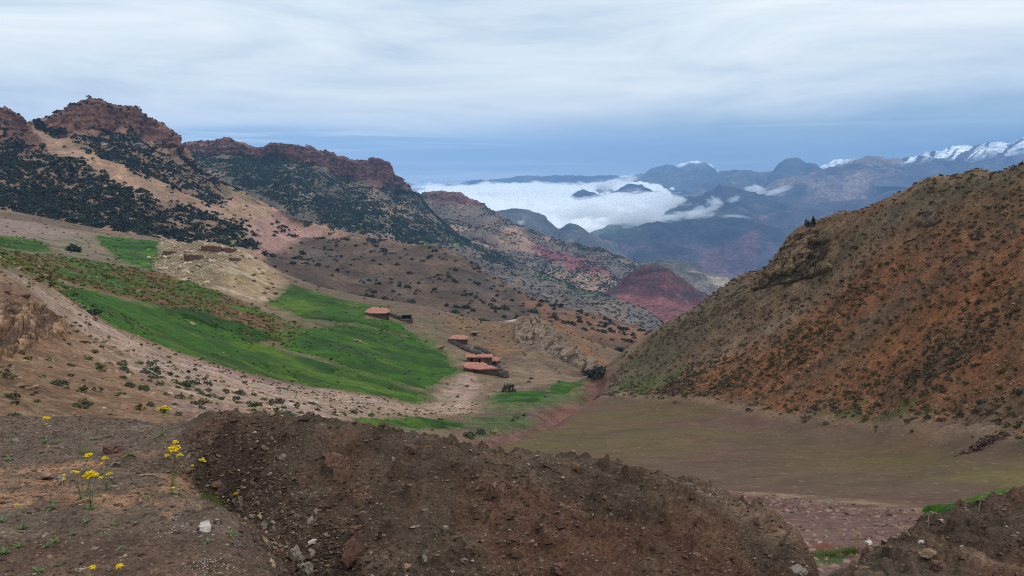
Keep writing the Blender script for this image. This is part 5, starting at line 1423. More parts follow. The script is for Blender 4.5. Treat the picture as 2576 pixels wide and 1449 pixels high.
# middle hut
o2, g2 = hut(1153, 862, 'low stone hut with a peaked pink roof and black doorway above the lower huts', [(-3.0,-1.7),(-0.6,-1.9),(0.6,-2.2),(2.6,-1.9),(3.3,-0.2),(2.0,1.8),(-0.4,2.1),(-2.2,1.2)], 1.5, (-0.02, 0.12), doors=[(3, 0.1, 0.8, 1.25)], seed=7)
pen2 = [mid.hit(px, py) for px, py in [(1132,858),(1150,870),(1170,880),(1190,888),(1205,890)]]
brush_fence(pen2, 1.2, 0.9, 23, 260, label='dark brush barrier below the middle hut', stakes=0)
pen3 = [mid.hit(px, py) for px, py in [(1196,876),(1212,882),(1232,892),(1242,900)]]
brush_fence(pen3, 1.0, 0.8, 25, 180, label='thin dark brush barrier uphill of the lowest huts', stakes=0)
def cabin():
    g = mid.hit(1194, 843)
    o = empty('stone_shelter', g, 'tiny square stone shelter on the slope above the middle hut', 'shelter')
    V, F = ring_wall([(-0.9,-0.8),(0.9,-0.8),(0.9,0.8),(-0.9,0.8)], 0.3, 1.0, -0.6, 31, 0.1, [(0, 0.3, 0.7, 0.7)])
    link('wall', mesh_np('wall', V, F, M_wall, smooth_=False), o)
    me = slab([(-1.1,-1.0),(1.1,-1.0),(1.1,1.0),(-1.1,1.0)], 1.05, 0.12, (0, 0.05), 33, 0.05); me.materials.append(M_wood); link('roof', me, o)
    link('door', boxm('door', (0, -0.42, 0.1), (0.8, 0.06, 1.3), M_shade), o)  # dark panel painting the shade within the open doorway
cabin()
# lowest huts: back, right and front
hut(1206, 913, 'long narrow hut with two dark doorways, rearmost of the three lowest huts', [(-3.6,-1.3),(3.6,-1.3),(3.7,1.2),(-3.5,1.3)], 1.75, (0.0, 0.10), doors=[(0, 0.10, 0.24, 1.45), (0, 0.46, 0.56, 1.45)], smoke=(-0.8, 0.2), seed=11)
hut(1243, 917, 'small hut with a tilted pink roof at the right of the three lowest huts', [(-1.4,-1.2),(1.0,-1.3),(1.5,0.0),(0.6,1.4),(-1.3,1.3)], 1.3, (0.0, 0.22), doors=[(0, 0.2, 0.85, 1.05)], seed=13)
hut(1204, 936, 'broad hut with a pointed pink roof, front one of the three lowest huts', [(-4.2,0.2),(-3.0,-2.0),(-0.4,-2.4),(3.0,-2.1),(5.2,-1.5),(2.6,0.2),(1.2,1.8),(-2.8,1.9)], 1.5, (-0.03, 0.16), doors=[(1, 0.55, 0.85, 1.25)], seed=17)
pen4 = [mid.hit(px, py) for px, py in [(1240,930),(1252,938),(1262,946),(1272,950)]]
brush_fence(pen4, 1.7, 1.1, 27, 260, label='high pile of grey brush at the right end of the lowest huts', stakes=0)

# ruined mud walls on the knoll
def ruin(px, py, w, h, dpt, rz, label, seed, notch=None):
    g = mid.hit(px, py)
    o = empty('ruined_wall', g, label, 'ruin', 'ruined walls on the knoll', rz)
    r = np.random.default_rng(seed)
    def wallpiece(x0, y0, x1, y1, hh, s2):
        n = 14; V, F = [], []
        d = np.array([x1-x0, y1-y0]); nrm = np.array([-d[1], d[0]])/np.linalg.norm(d)*0.28
        for i in range(n+1):
            f = i/n; c = np.array([x0, y0])+d*f
            t = hh*(1 + 0.10*vn(f*6+s2, s2, 0, s2)) * (1 - 0.35*max(0, f-0.75)*2)
            for sgn in (-1, 1):
                j = 0.05*r.normal()
                V += [(*(c+sgn*nrm*(1+j)), -1.0), (*(c+sgn*nrm*(0.9+j)), t)]
        for i in range(n):
            a, b = i*4, (i+1)*4
            F += [(a, b, b+1, a+1), (b+2, a+2, a+3, b+3), (a+1, b+1, b+3, a+3)]
        F += [(0, 1, 3, 2), (n*4+2, n*4+3, n*4+1, n*4)]
        link('wall', mesh_np('wall', np.array(V), np.array(F), M_mud, smooth_=False), o)
    wallpiece(-w/2, 0, w/2, 0, h, seed)
    wallpiece(w/2-0.3, 0.31, w/2-0.3, dpt, h*0.85, seed+1)
    wallpiece(-w/2+0.3, 0.31, -w/2+0.3, dpt*0.7, h*0.6, seed+2)
    wallpiece(-w/2, dpt, w/2, dpt+0.3, h*0.7, seed+3)
    return o
ruin(483, 655, 5.6, 1.9, 3.5, 0.03, 'square block of ruined mud wall in the middle of the knoll', 41)
ruin(425, 640, 4.0, 1.2, 3.0, 0.05, 'low ruined wall at the left end of the knoll beside the green field', 43)
ruin(528, 632, 6.5, 2.0, 3.0, 0.0, 'tallest ruined wall at the top of the knoll', 45)
ruin(570, 634, 5.2, 1.5, 2.6, -0.08, 'ruined wall with a dark gap at the right of the knoll top', 47)
ruin(588, 657, 3.2, 1.2, 2.4, -0.1, 'small ruined wall on the right shoulder of the knoll', 49)

# stone pile at the edge of the ploughed field
def stone_pile(px, py, w, h, n, label, seed, mats, smin, smax, dy=0.5):
    g = mid.hit(px, py); r = np.random.default_rng(seed)
    o = empty('stone_pile', g, label, 'stones')
    for i in range(n):
        x = r.normal()*w*0.24; y = r.normal()*w*dy*0.2
        env = max(0.0, 1-(abs(x)/(w*0.52))**1.6)*max(0.0, 1-(abs(y)/(w*dy*0.5))**2)
        z = mid.z_at(g[0]+x, g[1]+y) - g[2] + h*env*r.uniform(0.0, 0.95)
        s = r.uniform(smin, smax)
        link('stone', mats[r.integers(len(mats))], o, loc=(x, y, float(z)), rot=tuple(r.uniform(0, 6.28, 3)), scale=s)
M_rub = simple_mat('rubble', C(110, 86, 76), 0.92, 0.35, 5.0, bump=0.02, rand=0.45)
RUB = [mesh_np('stone', rock_shape(1060+i, IV, 0.75, 4), IF, M_rub, smooth_=False) for i in range(5)]
stone_pile(2478, 1117, 4.2, 0.75, 170, 'heap of dark field stones at the right edge of the ploughed field', 51, RUB, 0.09, 0.22)
stone_pile(2520, 1252, 1.2, 0.35, 26, 'small heap of grey stones beside the bright green field corner', 53, GRY, 0.06, 0.13)
stone_pile(905, 862, 4.5, 0.9, 60, 'stone clearance heap in the middle of the green fields', 55, TAN, 0.15, 0.4)
stone_pile(1250, 1095, 2.4, 0.7, 30, 'pale stones heaped in the stream bed', 57, TAN+GRY, 0.12, 0.3)

# two lone trees on the skyline of the right hill
def lone_tree(px, py, d, h, wdt, label, seed):
    b = at(px, py, d); zz = float(mid.z_at(b[0], b[1])); b[2] = min(b[2], zz+0.1)
    o = empty('tree', (b[0], b[1], b[2]-0.2), label, 'tree', 'lone trees on the right skyline')
    V, F = tube([(0, 0, -0.3), (0.05, 0, h*0.3), (0, 0.03, h*0.7)], [0.09, 0.07, 0.03], 6)
    link('trunk', mesh_np('trunk', V, F, M_dark, smooth_=False), o)
    V, F = leaf_clump(seed, 260, 1.0, 0.26)
    V = V*np.array([wdt/2, wdt/2, h*0.8]) + np.array([0, 0, h*0.22])
    link('crown', mesh_np('crown', V, F, M_bush, smooth_=False), o)
lone_tree(2032, 560, 157.5, 1.5, 1.3, 'round dark tree on the skyline of the right hill', 61)
lone_tree(2046, 557, 157.0, 1.9, 0.8, 'slim dark tree on the skyline right of the round one', 63)

# black bush at the edge of the left slope and other single bushes
def one_bush(px, py, s, label, meshes=BUSHES, seed=0, field=mid):
    g = field.hit(px, py); r = np.random.default_rng(seed)
    o = link('bush', meshes[seed % len(meshes)], loc=(g[0], g[1], g[2]-0.1*s), rot=(0, 0, r.uniform(0, 6)), scale=(s, s, s*1.05))
    tag(o, label, 'bush')
one_bush(230, 792, 0.72, 'black bush at the top edge of the pale scree above the long field', seed=1)
one_bush(186, 632, 2.2, 'dark bush on the grey slope left of the highest green field', seed=2)
one_bush(1560, 862, 2.3, 'dark bush beside the gully mouth below the red hill', seed=3)
one_bush(1505, 945, 2.4, 'dark thicket in the gully at the foot of the right hill', seed=4)
one_bush(1180, 1100, 0.9, 'dark green bush in the stream bed behind the spoil heap', GSHRUBS, 1)
one_bush(1210, 1092, 0.8, 'dark green bush beside the pale stones in the stream bed', GSHRUBS, 2)
one_bush(1280, 985, 1.8, 'green bush at the left end of the small streamside field', GSHRUBS, 3)

# small brown animal by the field edge
def animal():
    g = mid.hit(1109, 884)
    o = empty('animal', g, 'small reddish-brown four-legged animal standing at the field edge below the middle hut', 'animal', rz=0.25)
    me = bpy.data.meshes.new('body')
    J = [((0.0,0,0.95),0.27),((0.55,0,0.98),0.25),((-0.45,0,1.0),0.24),((0.85,0,1.25),0.14),((1.02,0,1.45),0.13),((1.30,0,1.32),0.08),
         ((0.55,0.14,0.62),0.10),((0.56,0.14,0.32),0.055),((0.56,0.14,0.03),0.05),((0.55,-0.14,0.62),0.10),((0.60,-0.14,0.32),0.055),((0.60,-0.14,0.03),0.05),
         ((-0.52,0.14,0.66),0.13),((-0.62,0.14,0.36),0.06),((-0.56,0.14,0.03),0.05),((-0.52,-0.14,0.66),0.13),((-0.58,-0.14,0.36),0.06),((-0.50,-0.14,0.03),0.05),
         ((0.98,0.07,1.70),0.035),((0.98,-0.07,1.70),0.035),((-0.70,0,0.95),0.05),((-0.78,0,0.60),0.03)]
    E = [(0,1),(0,2),(1,3),(3,4),(4,5),(1,6),(6,7),(7,8),(1,9),(9,10),(10,11),(2,12),(12,13),(13,14),(2,15),(15,16),(16,17),(4,18),(4,19),(2,20),(20,21)]
    me.from_pydata([j[0] for j in J], E, [])
    b = link('body', me, o)
    b.modifiers.new('skin', 'SKIN')
    for i, j in enumerate(J): me.skin_vertices[0].data[i].radius = (j[1], j[1])
    me.skin_vertices[0].data[0].use_root = True
    b.modifiers.new('sub', 'SUBSURF').levels = 1
    me.materials.append(simple_mat('hide', C(110, 62, 44), 0.8, 0.2, 3))
    V, F = leaf_clump(5, 60, 0.5, 0.5)
    link('pack', boxm('pack', (0.0, 0, 1.27), (0.5, 0.5, 0.14), simple_mat('pack', C(150, 60, 50), 0.9), 0.04, 3), o)
animal()

# boulders of the left outcrop and rocks of the crags
def boulders(field, spots, meshes, label, group, seed, squash=0.8):
    r = np.random.default_rng(seed)
    for i, (px, py, s) in enumerate(spots):
        g = field.hit(px, py); k = g[1]/FOC*s*0.5
        o = link('boulder', meshes[i % len(meshes)], loc=(g[0], g[1], g[2]+k*0.15), rot=(r.normal()*0.5, r.normal()*0.5, r.uniform(0, 6.3)), scale=(k*r.uniform(0.9, 1.3), k, k*squash*r.uniform(0.8, 1.2)))
        tag(o, label, 'boulder', group)
M_bd = simple_mat('boulder_ochre', C(132, 98, 74), 0.92, 0.35, 1.2, bump=0.10, rand=0.2)
SV2, SF2 = subdiv(SV, SF)
def big_rock(seed):
    V = rock_shape(seed, SV2, 0.85, 12); V = V*(1 + 0.07*fbm(V[:, 0]*2.5, V[:, 1]*2.5, V[:, 2]*5, 4, seed, ridged=True))[:, None]
    return V
BLD = [mesh_np('boulder', big_rock(1080+i), SF2, M_bd, smooth_=False) for i in range(5)]
boulders(mid, [(20,740,34),(62,748,30),(30,800,38),(110,800,30),(150,822,36),(10,835,40),(110,850,30),(20,885,46),(55,890,30),(240,803,22),(210,862,26)], BLD, 'ochre boulder lying by the broken outcrop at the left edge', 'boulders of the left outcrop', 65)
M_crag = ground_mat('crag_rock', 0.5, 3.0, 0.25, contrast=0.38, bump_strength=1.0)
def rock_patch(label, foot, top, amp, theta, across, along, c_a, c_b, seed, na=190, nb=84, sink=0.5, lift=0.2, block=0.35):
    """outcrop of tilted strata standing out of the slope"""
    def resample(line, n):
        a = np.array(line, float); s_ = np.concatenate([[0], np.cumsum(np.hypot(*np.diff(a, axis=0).T))]); q = np.linspace(0, s_[-1], n)
        return np.stack([np.interp(q, s_, a[:, 0]), np.interp(q, s_, a[:, 1])], -1)
    fo, to = resample(foot, na), resample(top, na)
    hf = np.array([mid.hit(*p) for p in fo]); ht_ = np.array([mid.hit(*p) for p in to])
    f = np.linspace(0, 1, nb)[:, None, None]
    P = hf[None]*(1-f) + ht_[None]*f
    P[..., 2] = np.maximum(P[..., 2], mid.z_at(P[..., 0], P[..., 1]))
    scl = hf[:, 1].mean()/FOC
    A = np.broadcast_to(fo[None, :, 0]*(1-f[..., 0]) + to[None, :, 0]*f[..., 0], P.shape[:2])*scl
    B = -(fo[None, :, 1]*(1-f[..., 0]) + to[None, :, 1]*f[..., 0])*scl
    ac = -A*math.sin(theta) + B*math.cos(theta); al = A*math.cos(theta) + B*math.sin(theta)
    wob = fbm(A*0.15, B*0.15, 0, 4, seed+9)*1.5
    r1 = fbm((ac+wob)*across, al*along, 0, 5, seed, ridged=True, gain=0.6)
    r2 = fbm(A*0.18, B*0.18, 0, 4, seed+1)
    i = np.linspace(0, 1, na)[None]; j = f[..., 0]
    env = smooth(0, 0.12, i)*smooth(1, 0.88, i)*smooth(0, 0.12, j)*smooth(1, 0.85, j)
    nz = fbm(A*0.10, B*0.14, 0, 5, seed+21, gain=0.6)
    env = smooth(0.30, 0.62, env*(0.75 + 1.1*nz))
    bv, bg_ = cell(al*block*0.5 + 0.6*r2, ac*block, seed+31)
    bv2, bg2_ = cell(al*block*1.5, ac*block*2.6 + r2, seed+37)
    r1 = 0.75*r1 + 0.22*bv + 0.20*bv2 - 0.30*(1-smooth(0.0, 0.10, bg_)) - 0.15*(1-smooth(0.0, 0.12, bg2_))
    n = grid_normals(P); n = n*0.6 + np.array([0, -0.7, 0.3]); n /= np.linalg.norm(n, axis=-1, keepdims=True)
    P = P + n*((amp*(r1+0.25) + amp*0.5*r2 + lift)*env - sink*(1-env))[..., None]
    cc = mix(base_col(A.shape, c_a), c_b, smooth(-0.2, 0.4, r1 + 0.3*r2))
    cc *= (1 + 0.2*fbm(A*1.2, B*1.2, 0, 3, seed+3))[..., None]
    o = link('rock_outcrop', mesh_np('rock_outcrop', P.reshape(-1, 3), grid_faces(nb, na), M_crag, cc.reshape(-1, 3), smooth_=True))
    tag(o, label, 'rock')
rock_patch('grey outcrop of tilted rock ribs right of the lowest huts', [(1276,865),(1330,872),(1400,905),(1470,940),(1515,955)], [(1290,800),(1345,795),(1395,832),(1450,868),(1510,915)], 1.9, math.radians(38), 0.42, 0.05, C(78, 66, 58), C(140, 118, 100), 91)
rock_patch('brown crag with dark holes on the left shoulder of the right hill', [(1868,740),(1950,730),(2040,712),(2110,680)], [(1955,655),(1985,594),(2035,572),(2110,568)], 1.5, math.radians(32), 0.36, 0.10, C(74, 62, 48), C(124, 102, 78), 93, block=0.5)
rock_patch('broken brown rock band along the lower skyline of the right hill', [(1640,868),(1740,830),(1830,790),(1900,752)], [(1668,832),(1760,778),(1830,735),(1890,700)], 0.6, math.radians(30), 0.45, 0.10, C(84, 70, 54), C(114, 95, 74), 95, block=0.7, sink=0.35, lift=-0.1)
rock_patch('small dark crag high on the right hill', [(2285,585),(2340,575),(2370,560)], [(2300,535),(2335,525),(2365,530)], 0.7, math.radians(60), 0.6, 0.15, C(76, 62, 50), C(120, 98, 78), 99, na=70, nb=40)
rock_patch('broken ochre outcrop of tilted slabs at the left edge', [(-70,925),(30,905),(90,878),(150,850),(185,838)], [(-70,725),(20,728),(80,748),(140,785),(180,815)], 0.75, math.radians(55), 0.9, 0.25, C(100, 74, 56), C(164, 128, 98), 101, sink=0.25, lift=0.1, block=1.2)
boulders(mid, [(100,905,22),(128,908,30),(85,975,26),(325,945,18),(700,965,22),(560,890,14),(480,815,26),(500,905,18),(850,885,14)], TAN, 'single tan boulder on the slope or field edge at left', 'single boulders on the left', 69)
# ------------------------------------------------------------------ foreground plants, single stones, dry wood
M_stem = simple_mat('stem_green', C(120, 128, 84), 0.8, 0.25, 20, trans=0.1)
M_leafg = simple_mat('weed_leaf', C(112, 138, 84), 0.75, 0.3, 14, rand=0.2, trans=0.25)
M_flow = simple_mat('yellow_flower', C(228, 196, 18, 1.0), 0.7, 0.2, 30, trans=0.2)
M_dry = simple_mat('dry_stalk', C(176, 150, 122), 0.9, 0.3, 20)
M_grass = simple_mat('grass_blade', C(112, 128, 52), 0.8, 0.3, 20, trans=0.2)

def leaf_mesh(l, w, n=4, curl=0.5):
    V, F = [], []
    for i in range(n+1):
        f = i/n; x = l*f; z = l*(0.55*f - curl*f*f)
        ww = w*(math.sin(math.pi*min(1, f*0.92+0.08))**0.7)
        V += [(x, -ww/2, z+ww*0.15), (x, 0, z), (x, ww/2, z+ww*0.15)]
    for i in range(n):
        a, b = i*3, (i+1)*3
        F += [(a, b, b+1, a+1), (a+1, b+1, b+2, a+2)]
    return mesh_np('leaf', np.array(V), np.array(F), M_leafg)
LEAVES = [leaf_mesh(1.0, 0.22, 4, 0.35), leaf_mesh(1.0, 0.30, 4, 0.6)]
def rosette_leaves(o, n, l, seed, z=0.0):
    r = np.random.default_rng(seed)
    for i in range(n):
        link('leaf', LEAVES[i % 2], o, loc=(0, 0, z), rot=(r.normal()*0.15, r.uniform(-0.7, 0.15), i*2.4+r.normal()*0.3), scale=l*r.uniform(0.6, 1.1))
def blossom_cloud(n, rad, flat, seed, size):
    """umbel: many tiny flowers in a loose dome"""
    r = np.random.default_rng(seed)
    D = r.normal(size=(n, 3)); D /= np.linalg.norm(D, axis=1)[:, None]; D[:, 2] = np.abs(D[:, 2])
    Cn = D*(r.uniform(0.2, 1, (n, 1))**0.5)*np.array([rad, rad, rad*flat])
    Vs, Fs = [], []
    for i, c in enumerate(Cn):
        Vs.append(IV*size*r.uniform(0.6, 1.3)*np.array([1, 1, 0.7]) + c); Fs.append(IF + 12*i)
    return np.concatenate(Vs), np.concatenate(Fs)

def flower_plant(base, heads, label, seed, field=fg, leaves=9, leaf_l=0.075, thick=0.0045, big=1.0):
    """base pixel; heads = [(px, py, width in px)]"""
    g = field.hit(*base); r = np.random.default_rng(seed); d = g[1]
    o = empty('flower_plant', g, label, 'flower', 'yellow flowering plants')
    k = d/FOC
    rosette_leaves(o, leaves, leaf_l*big, seed)
    for i, (hx, hy, hw) in enumerate(heads):
        tip = at(hx, hy, d) - g
        tip[1] += r.normal()*0.04
        mid_ = tip*0.5 + np.array([r.normal()*0.02, r.normal()*0.02, 0.02])
        V, F = tube([(0, 0, -0.02), tip*0.25+mid_*0.02, mid_, tip*0.95], [thick*big, thick*0.9*big, thick*0.8*big, thick*0.5*big], 5)
        st_ = link('stem', mesh_np('stem', V, F, M_stem), o)
        for q in range(4):
            f = 0.2+0.15*q; p = tip*f
            link('leaf', LEAVES[q % 2], st_, loc=tuple(p), rot=(0, -0.5, q*2.1+seed), scale=leaf_l*0.7*big*(1-0.5*f))
        rad = hw*k*0.5
        V, F = blossom_cloud(int(26+hw*1.2), rad, 0.75, seed*7+i, max(0.006*big, rad*0.16))
        link('flower_head', mesh_np('flower_head', V + tip - np.array([0, 0, rad*0.3]), F, M_flow, smooth_=False), o)
    return o
flower_plant((434,1226), [(438,1128,34),(425,1142,16),(455,1143,18),(440,1112,18)], 'tallest yellow flowering plant with a large round head by the dark hollow', 1, leaf_l=0.09)
flower_plant((500,1204), [(507,1156,18),(490,1165,8),(516,1160,8)], 'yellow flowering plant with a small head right of the dark hollow', 2)
flower_plant((204,1256), [(214,1150,22),(187,1184,14),(203,1181,13)], 'slender yellow flowering plant at the left of the middle clump', 3)
flower_plant((271,1232), [(267,1150,18),(252,1168,11),(256,1199,14),(273,1193,18)], 'yellow flowering plant with four heads at the right of the middle clump', 4)
flower_plant((229,1283), [(230,1190,36),(216,1197,20),(244,1192,16)], 'yellow flowering plant with the broadest head in the middle clump', 5, leaves=13, leaf_l=0.10)
flower_plant((432,1242), [(432,1230,10)], 'tiny yellow flower below the tallest plant', 6, leaf_l=0.05)
flower_plant((596,1262), [(594,1241,14)], 'small yellow flower at the ledge lip beside a stone', 7, leaf_l=0.05)
flower_plant((112,1116), [(122,1048,20),(116,1066,10)], 'yellow flowering plant standing against the pale slope at the ledge crest', 8, leaf_l=0.09)
flower_plant((243,1490), [(238,1421,20)], 'yellow flower head at the bottom edge, left one of two', 9)
flower_plant((286,1490), [(307,1418,24),(298,1424,12)], 'yellow flower head at the bottom edge, right one of two', 10)
flower_plant((41,1300), [(41,1270,11)], 'faded yellow flower near the left edge', 11, leaf_l=0.05)
flower_plant((158,1222), [(161,1205,10),(158,1196,8)], 'small yellow flower behind the grey stones', 12, leaf_l=0.05)
flower_plant((411,1040), [(411,1026,22),(400,1029,14),(424,1030,14)], 'yellow flowering bush on the pale slope behind the ledge', 13, field=mid, leaf_l=0.18, big=2.2)

def weed(px, py, l, n, seed, lab, field=fg):
    g = field.hit(px, py)
    o = empty('weed', g, lab, 'weed', 'green weeds on the ledge')
    rosette_leaves(o, n, l, seed)
WEEDS = ['upright green weed left of the middle flower clump', 'low green weed just below the middle flower clump', 'low green weed right below the flat tan stone', 'bright green weed below the white stone', 'tall pale weed near the flat stone by the ledge lip', 'pale green weed at the far left in the lower ledge', 'green weed, left one of a close pair on the lower ledge', 'green weed, right one of a close pair on the lower ledge', 'large green weed at the left picture edge', 'small weed near the bottom edge left of the flower heads', 'broad weed at the bottom left corner', 'green weed at the foot of the crest flower', 'thin weed right of the crest flower', 'weed on the ledge crest above the dark grass tuft', 'dark green weed at the left edge behind the ledge', 'pale weed right of the big dark rock', 'weed at the back of the ledge before the pale slope', 'faint weed on the left below the faded flower', 'weed cut by the left picture edge in the middle of the ledge', 'tiny weed in the middle of the lower ledge', 'tiny weed left of the white stone', 'tiny weed on the orange soil', 'tiny weed below the yellowish stone', 'weed beside the tiny flower below the tallest plant']
for i, (px, py, l, n) in enumerate([(136,1278,0.11,10),(219,1316,0.07,12),(289,1322,0.06,10),(524,1365,0.07,12),(585,1347,0.08,9),(48,1375,0.08,10),(118,1377,0.08,10),(136,1366,0.07,9),(12,1394,0.10,12),(143,1425,0.06,10),(92,1442,0.09,12),(110,1116,0.13,12),(151,1113,0.10,10),(238,1107,0.12,11),(23,1158,0.10,11),(327,1147,0.12,12),(408,1095,0.12,10),(53,1332,0.08,9),(5,1312,0.10,9),(305,1382,0.06,9),(265,1345,0.05,8),(370,1255,0.06,8),(180,1345,0.05,8),(450,1245,0.07,9)]):
    weed(px, py, l, n, 300+i, WEEDS[i])

def grass(px, py, w, h, n, label, seed, field=fg):
    g = field.hit(px, py); r = np.random.default_rng(seed)
    Vs, Fs = [], []
    for i in range(n):
        x, y = r.normal()*w*0.3, r.normal()*w*0.15
        z = float(field.z_at(g[0]+x, g[1]+y))-g[2]-0.01
        l = h*r.uniform(0.5, 1.1); a = r.uniform(0, 6.28); b = r.uniform(0.1, 0.6)*l
        p0 = np.array([x, y, z]); p1 = p0+(b*0.4*math.cos(a), b*0.4*math.sin(a), l*0.6); p2 = p0+(b*math.cos(a), b*math.sin(a), l)
        V, F = tube([p0, p1, p2], [h*0.016, h*0.012, h*0.003], 3); Fs.append(F+len(V)*i); Vs.append(V)
    o = link('grass_tuft', mesh_np('grass_tuft', np.concatenate(Vs), np.concatenate(Fs), M_grass), loc=tuple(g))
    tag(o, label, 'grass')
grass(538, 1262, 0.30, 0.11, 160, 'green grass tuft at the lip of the ledge', 401)
grass(214, 1142, 0.30, 0.10, 120, 'dark grass tuft left of the big dark rock', 402)
grass(285, 1305, 0.20, 0.05, 60, 'short grass tuft below the orange soil', 403)
grass(370, 1300, 0.22, 0.05, 60, 'thin grass tuft at the edge of the orange soil', 404)
grass(2100, 1400, 0.9, 0.22, 200, 'green grass tuft in the gap between heap and right mound', 405, mid)
grass(2140, 1392, 0.6, 0.25, 160, 'bright grass tuft beside the red soil in the gap', 406, mid)

# single stones one can point at
def pixel_stone(px, py, w, h, meshes, label, seed, name='stone', sink=0.25, field=fg, rot=None):
    g = field.hit(px, py); k = g[1]/FOC; r = np.random.default_rng(seed)
    o = link(name, meshes[seed % len(meshes)], loc=(g[0], g[1], g[2]+h*k*0.30), rot=rot or (r.normal()*0.2, r.normal()*0.2, r.uniform(0, 6.3)), scale=(w*k*0.66, w*k*0.56, h*k*0.88))
    tag(o, label, 'stone')
M_white = simple_mat('white_stone', C(214, 200, 192), 0.9, 0.22, 9, bump=0.008)
M_redst = simple_mat('red_brown_stone', C(116, 86, 74), 0.9, 0.3, 7, bump=0.012)
WHT = [mesh_np('stone', big_rock(1100+i), SF2, M_white, smooth_=False) for i in range(3)]
RDS = [mesh_np('stone', big_rock(1110+i), SF2, M_redst, smooth_=False) for i in range(4)]
GBG = [mesh_np('stone', big_rock(1120+i), SF2, ROCK_GRY, smooth_=False) for i in range(4)]
TBG = [mesh_np('stone', big_rock(1130+i), SF2, ROCK_TAN, smooth_=False) for i in range(4)]
pixel_stone(517, 1336, 36, 32, WHT, 'white angular stone on the brown ledge', 0)
pixel_stone(595, 1374, 36, 20, GBG, 'flat brown-grey stone near the ledge lip', 1)
pixel_stone(495, 1288, 24, 18, TBG, 'small tan stone right of the orange soil', 2)
pixel_stone(217, 1262, 30, 12, TBG, 'flat tan stone under the middle flower clump', 3)
pixel_stone(112, 1204, 46, 26, TBG, 'yellowish stone on the left of the ledge', 4)
pixel_stone(158, 1207, 40, 22, GBG, 'grey stone beside the yellowish one', 2)
pixel_stone(283, 1140, 56, 38, RDS, 'big dark rock at the back of the ledge', 1)
pixel_stone(293, 1173, 30, 12, GBG, 'flat grey stone in front of the big dark rock', 3)
pixel_stone(36, 1112, 18, 14, GBG, 'small grey stone near the left edge at the crest', 0)
pixel_stone(892, 1405, 62, 96, RDS, 'tall slab of red-brown rock leaning on the heap face', 2, rot=(0.1, 0.18, 0.4))
pixel_stone(893, 1338, 34, 14, RDS, 'thin brown slab just above the tall leaning slab', 3)
pixel_stone(1026, 1430, 26, 22, TBG, 'tan stone at the bottom right of the tall slab', 1)
pixel_stone(1068, 1410, 28, 26, GBG, 'grey stone right of the tall slab', 2)
pixel_stone(786, 1368, 20, 18, WHT, 'pale round stone left of the tall slab', 1)
pixel_stone(767, 1217, 28, 24, RDS, 'brown stone on the upper heap face', 0)
pixel_stone(1036, 1134, 40, 28, RDS, 'dark lump of rock below the heap crest', 1)
pixel_stone(1447, 1180, 30, 26, BLD, 'rock on the crest of the heap, right part', 2)
pixel_stone(1168, 1416, 24, 18, GBG, 'grey stone at the foot of the heap in the middle', 3)
pixel_stone(1407, 1438, 40, 24, RDS, 'dark rock at the bottom edge in the middle', 3)
pixel_stone(853, 1172, 60, 40, RDS, 'overhanging lump of caked soil and rock on the heap face', 0)
pixel_stone(820, 1150, 26, 18, RDS, 'dark clod left above the overhanging lump', 2)
pixel_stone(740, 1408, 34, 52, GBG, 'upright stone in the ditch', 0)
pixel_stone(773, 1440, 44, 36, GBG, 'broad stone at the bottom of the ditch', 1)
pixel_stone(665, 1328, 36, 26, GBG, 'greenish stone at the head of the ditch', 2)
pixel_stone(671, 1370, 20, 26, TBG, 'small upright stone against the ledge lip', 3)
pixel_stone(690, 1376, 24, 20, GBG, 'round stone in the ditch beside the upright one', 3)
pixel_stone(605, 1268, 28, 26, GBG, 'dark stone on the lip beside the small yellow flower', 1)
pixel_stone(605, 1335, 24, 14, RDS, 'reddish stone on the lip', 2)
pixel_stone(275, 1434, 24, 12, GBG, 'flat grey stone by the bottom flower heads', 2)
pixel_stone(2330, 1400, 40, 26, TBG, 'tan stone on the right mound', 0)
pixel_stone(2353, 1436, 52, 50, RDS, 'large brown stone at the bottom of the right mound', 1)
pixel_stone(2316, 1368, 18, 14, WHT, 'small pale stone on the right mound', 2)
pixel_stone(2157, 1358, 20, 18, TBG, 'pinkish stone in the red cutting', 2, field=mid)
pixel_stone(2184, 1368, 24, 12, WHT, 'pale flat stone in the red cutting', 0, field=mid)
pixel_stone(2004, 1444, 56, 24, GBG, 'grey slab at the bottom edge between heap and mound', 0)

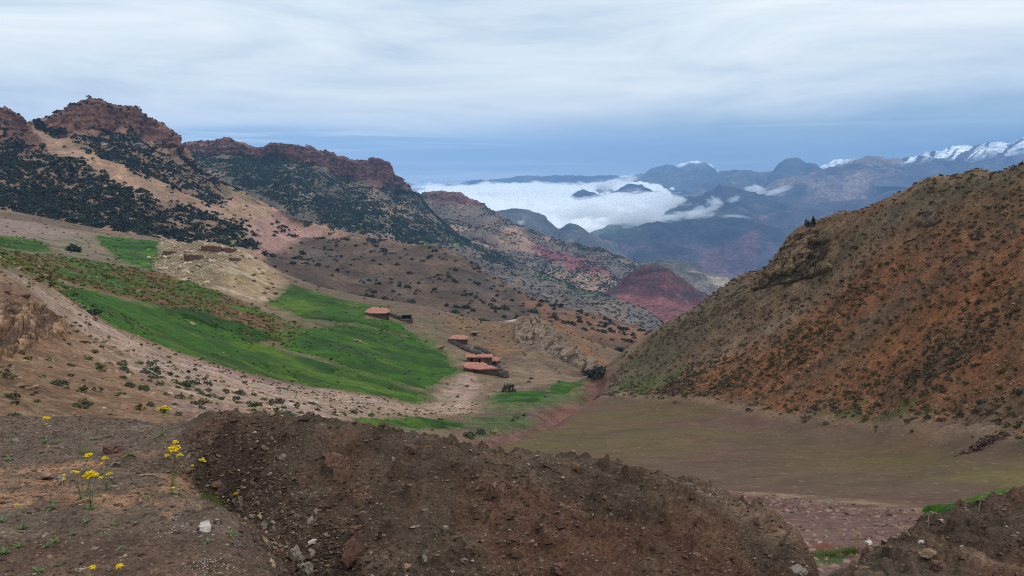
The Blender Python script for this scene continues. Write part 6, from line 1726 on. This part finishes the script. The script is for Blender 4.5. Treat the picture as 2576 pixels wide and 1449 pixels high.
# dry wood
def stick(pts, rad, label, name='dry_stick', field=fg, lift=0.02):
    g0 = field.hit(*pts[0][:2]); d = g0[1]
    path = [at(p[0], p[1], d) if len(p) > 2 else field.hit(p[0], p[1]) + np.array([0, 0, lift]) for p in pts]
    path = [p - g0 for p in path]
    V, F = tube(path, np.linspace(rad, rad*0.4, len(path)), 5)
    tag(link(name, mesh_np(name, V, F, M_dry), loc=tuple(g0)), label, 'stick')
stick([(352,1200),(370,1197),(390,1199),(418,1208)], 0.016, 'pale curved dry root at the edge of the hollow')
stick([(158,1240),(158,1225,1),(156,1212,1),(162,1205,1)], 0.010, 'short pale bent twig standing on the ledge')
stick([(2288,1352),(2275,1330,1),(2262,1318,1),(2258,1306,1)], 0.010, 'pinkish dry stalk standing before the ploughed field', field=fg)
stick([(2335,1330),(2336,1300,1),(2338,1285,1)], 0.007, 'thin dark stalk on the right mound')
stick([(2462,1290),(2466,1262,1),(2472,1236,1)], 0.007, 'tall thin dry stalk on the right mound crest')

# rubble fallen into the ditch
def ditch_rubble():
    r = np.random.default_rng(501)
    tr_ = [(540,1225),(600,1268),(655,1325),(705,1378),(760,1440)]
    for i in range(46):
        f = r.uniform(0, 1)*(len(tr_)-1.001); a = int(f); q = f-a
        px = tr_[a][0]*(1-q)+tr_[a+1][0]*q + r.normal()*22 + 10; py = tr_[a][1]*(1-q)+tr_[a+1][1]*q + r.normal()*12
        g = fg.hit(px, py); s_ = 0.03 + 0.055*r.random()**2
        o = link('stone', (GBG + RDS + TBG)[r.integers(12)], loc=(g[0], g[1], g[2]+s_*0.2), rot=tuple(r.uniform(0, 6.28, 3)), scale=(s_, s_*r.uniform(0.7, 1.1), s_*r.uniform(0.7, 1.1)))
        tag(o, 'fallen stone in the ditch between ledge and spoil heap', 'stone', 'stones fallen into the ditch')
ditch_rubble()

# scatters of white chips on the ledge
for px, py, w_, n_, lab in ((432,1330,0.10,70,'patch of small white chips left of the white stone'), (535,1426,0.13,130,'patch of small white chips at the bottom edge of the ledge')):
    g = fg.hit(px, py); r = np.random.default_rng(px)
    q = r.normal(size=(n_, 2))*np.array([w_, w_*1.2]) + g[:2]
    pts = np.stack([q[:, 0], q[:, 1], fg.z_at(q[:, 0], q[:, 1]) + 0.004], -1)
    mass('white_chips', grit, pts, r.uniform(0.004, 0.010, n_), vary(C(184, 172, 160), n_, px, 0.2), M_stone, lab, px)
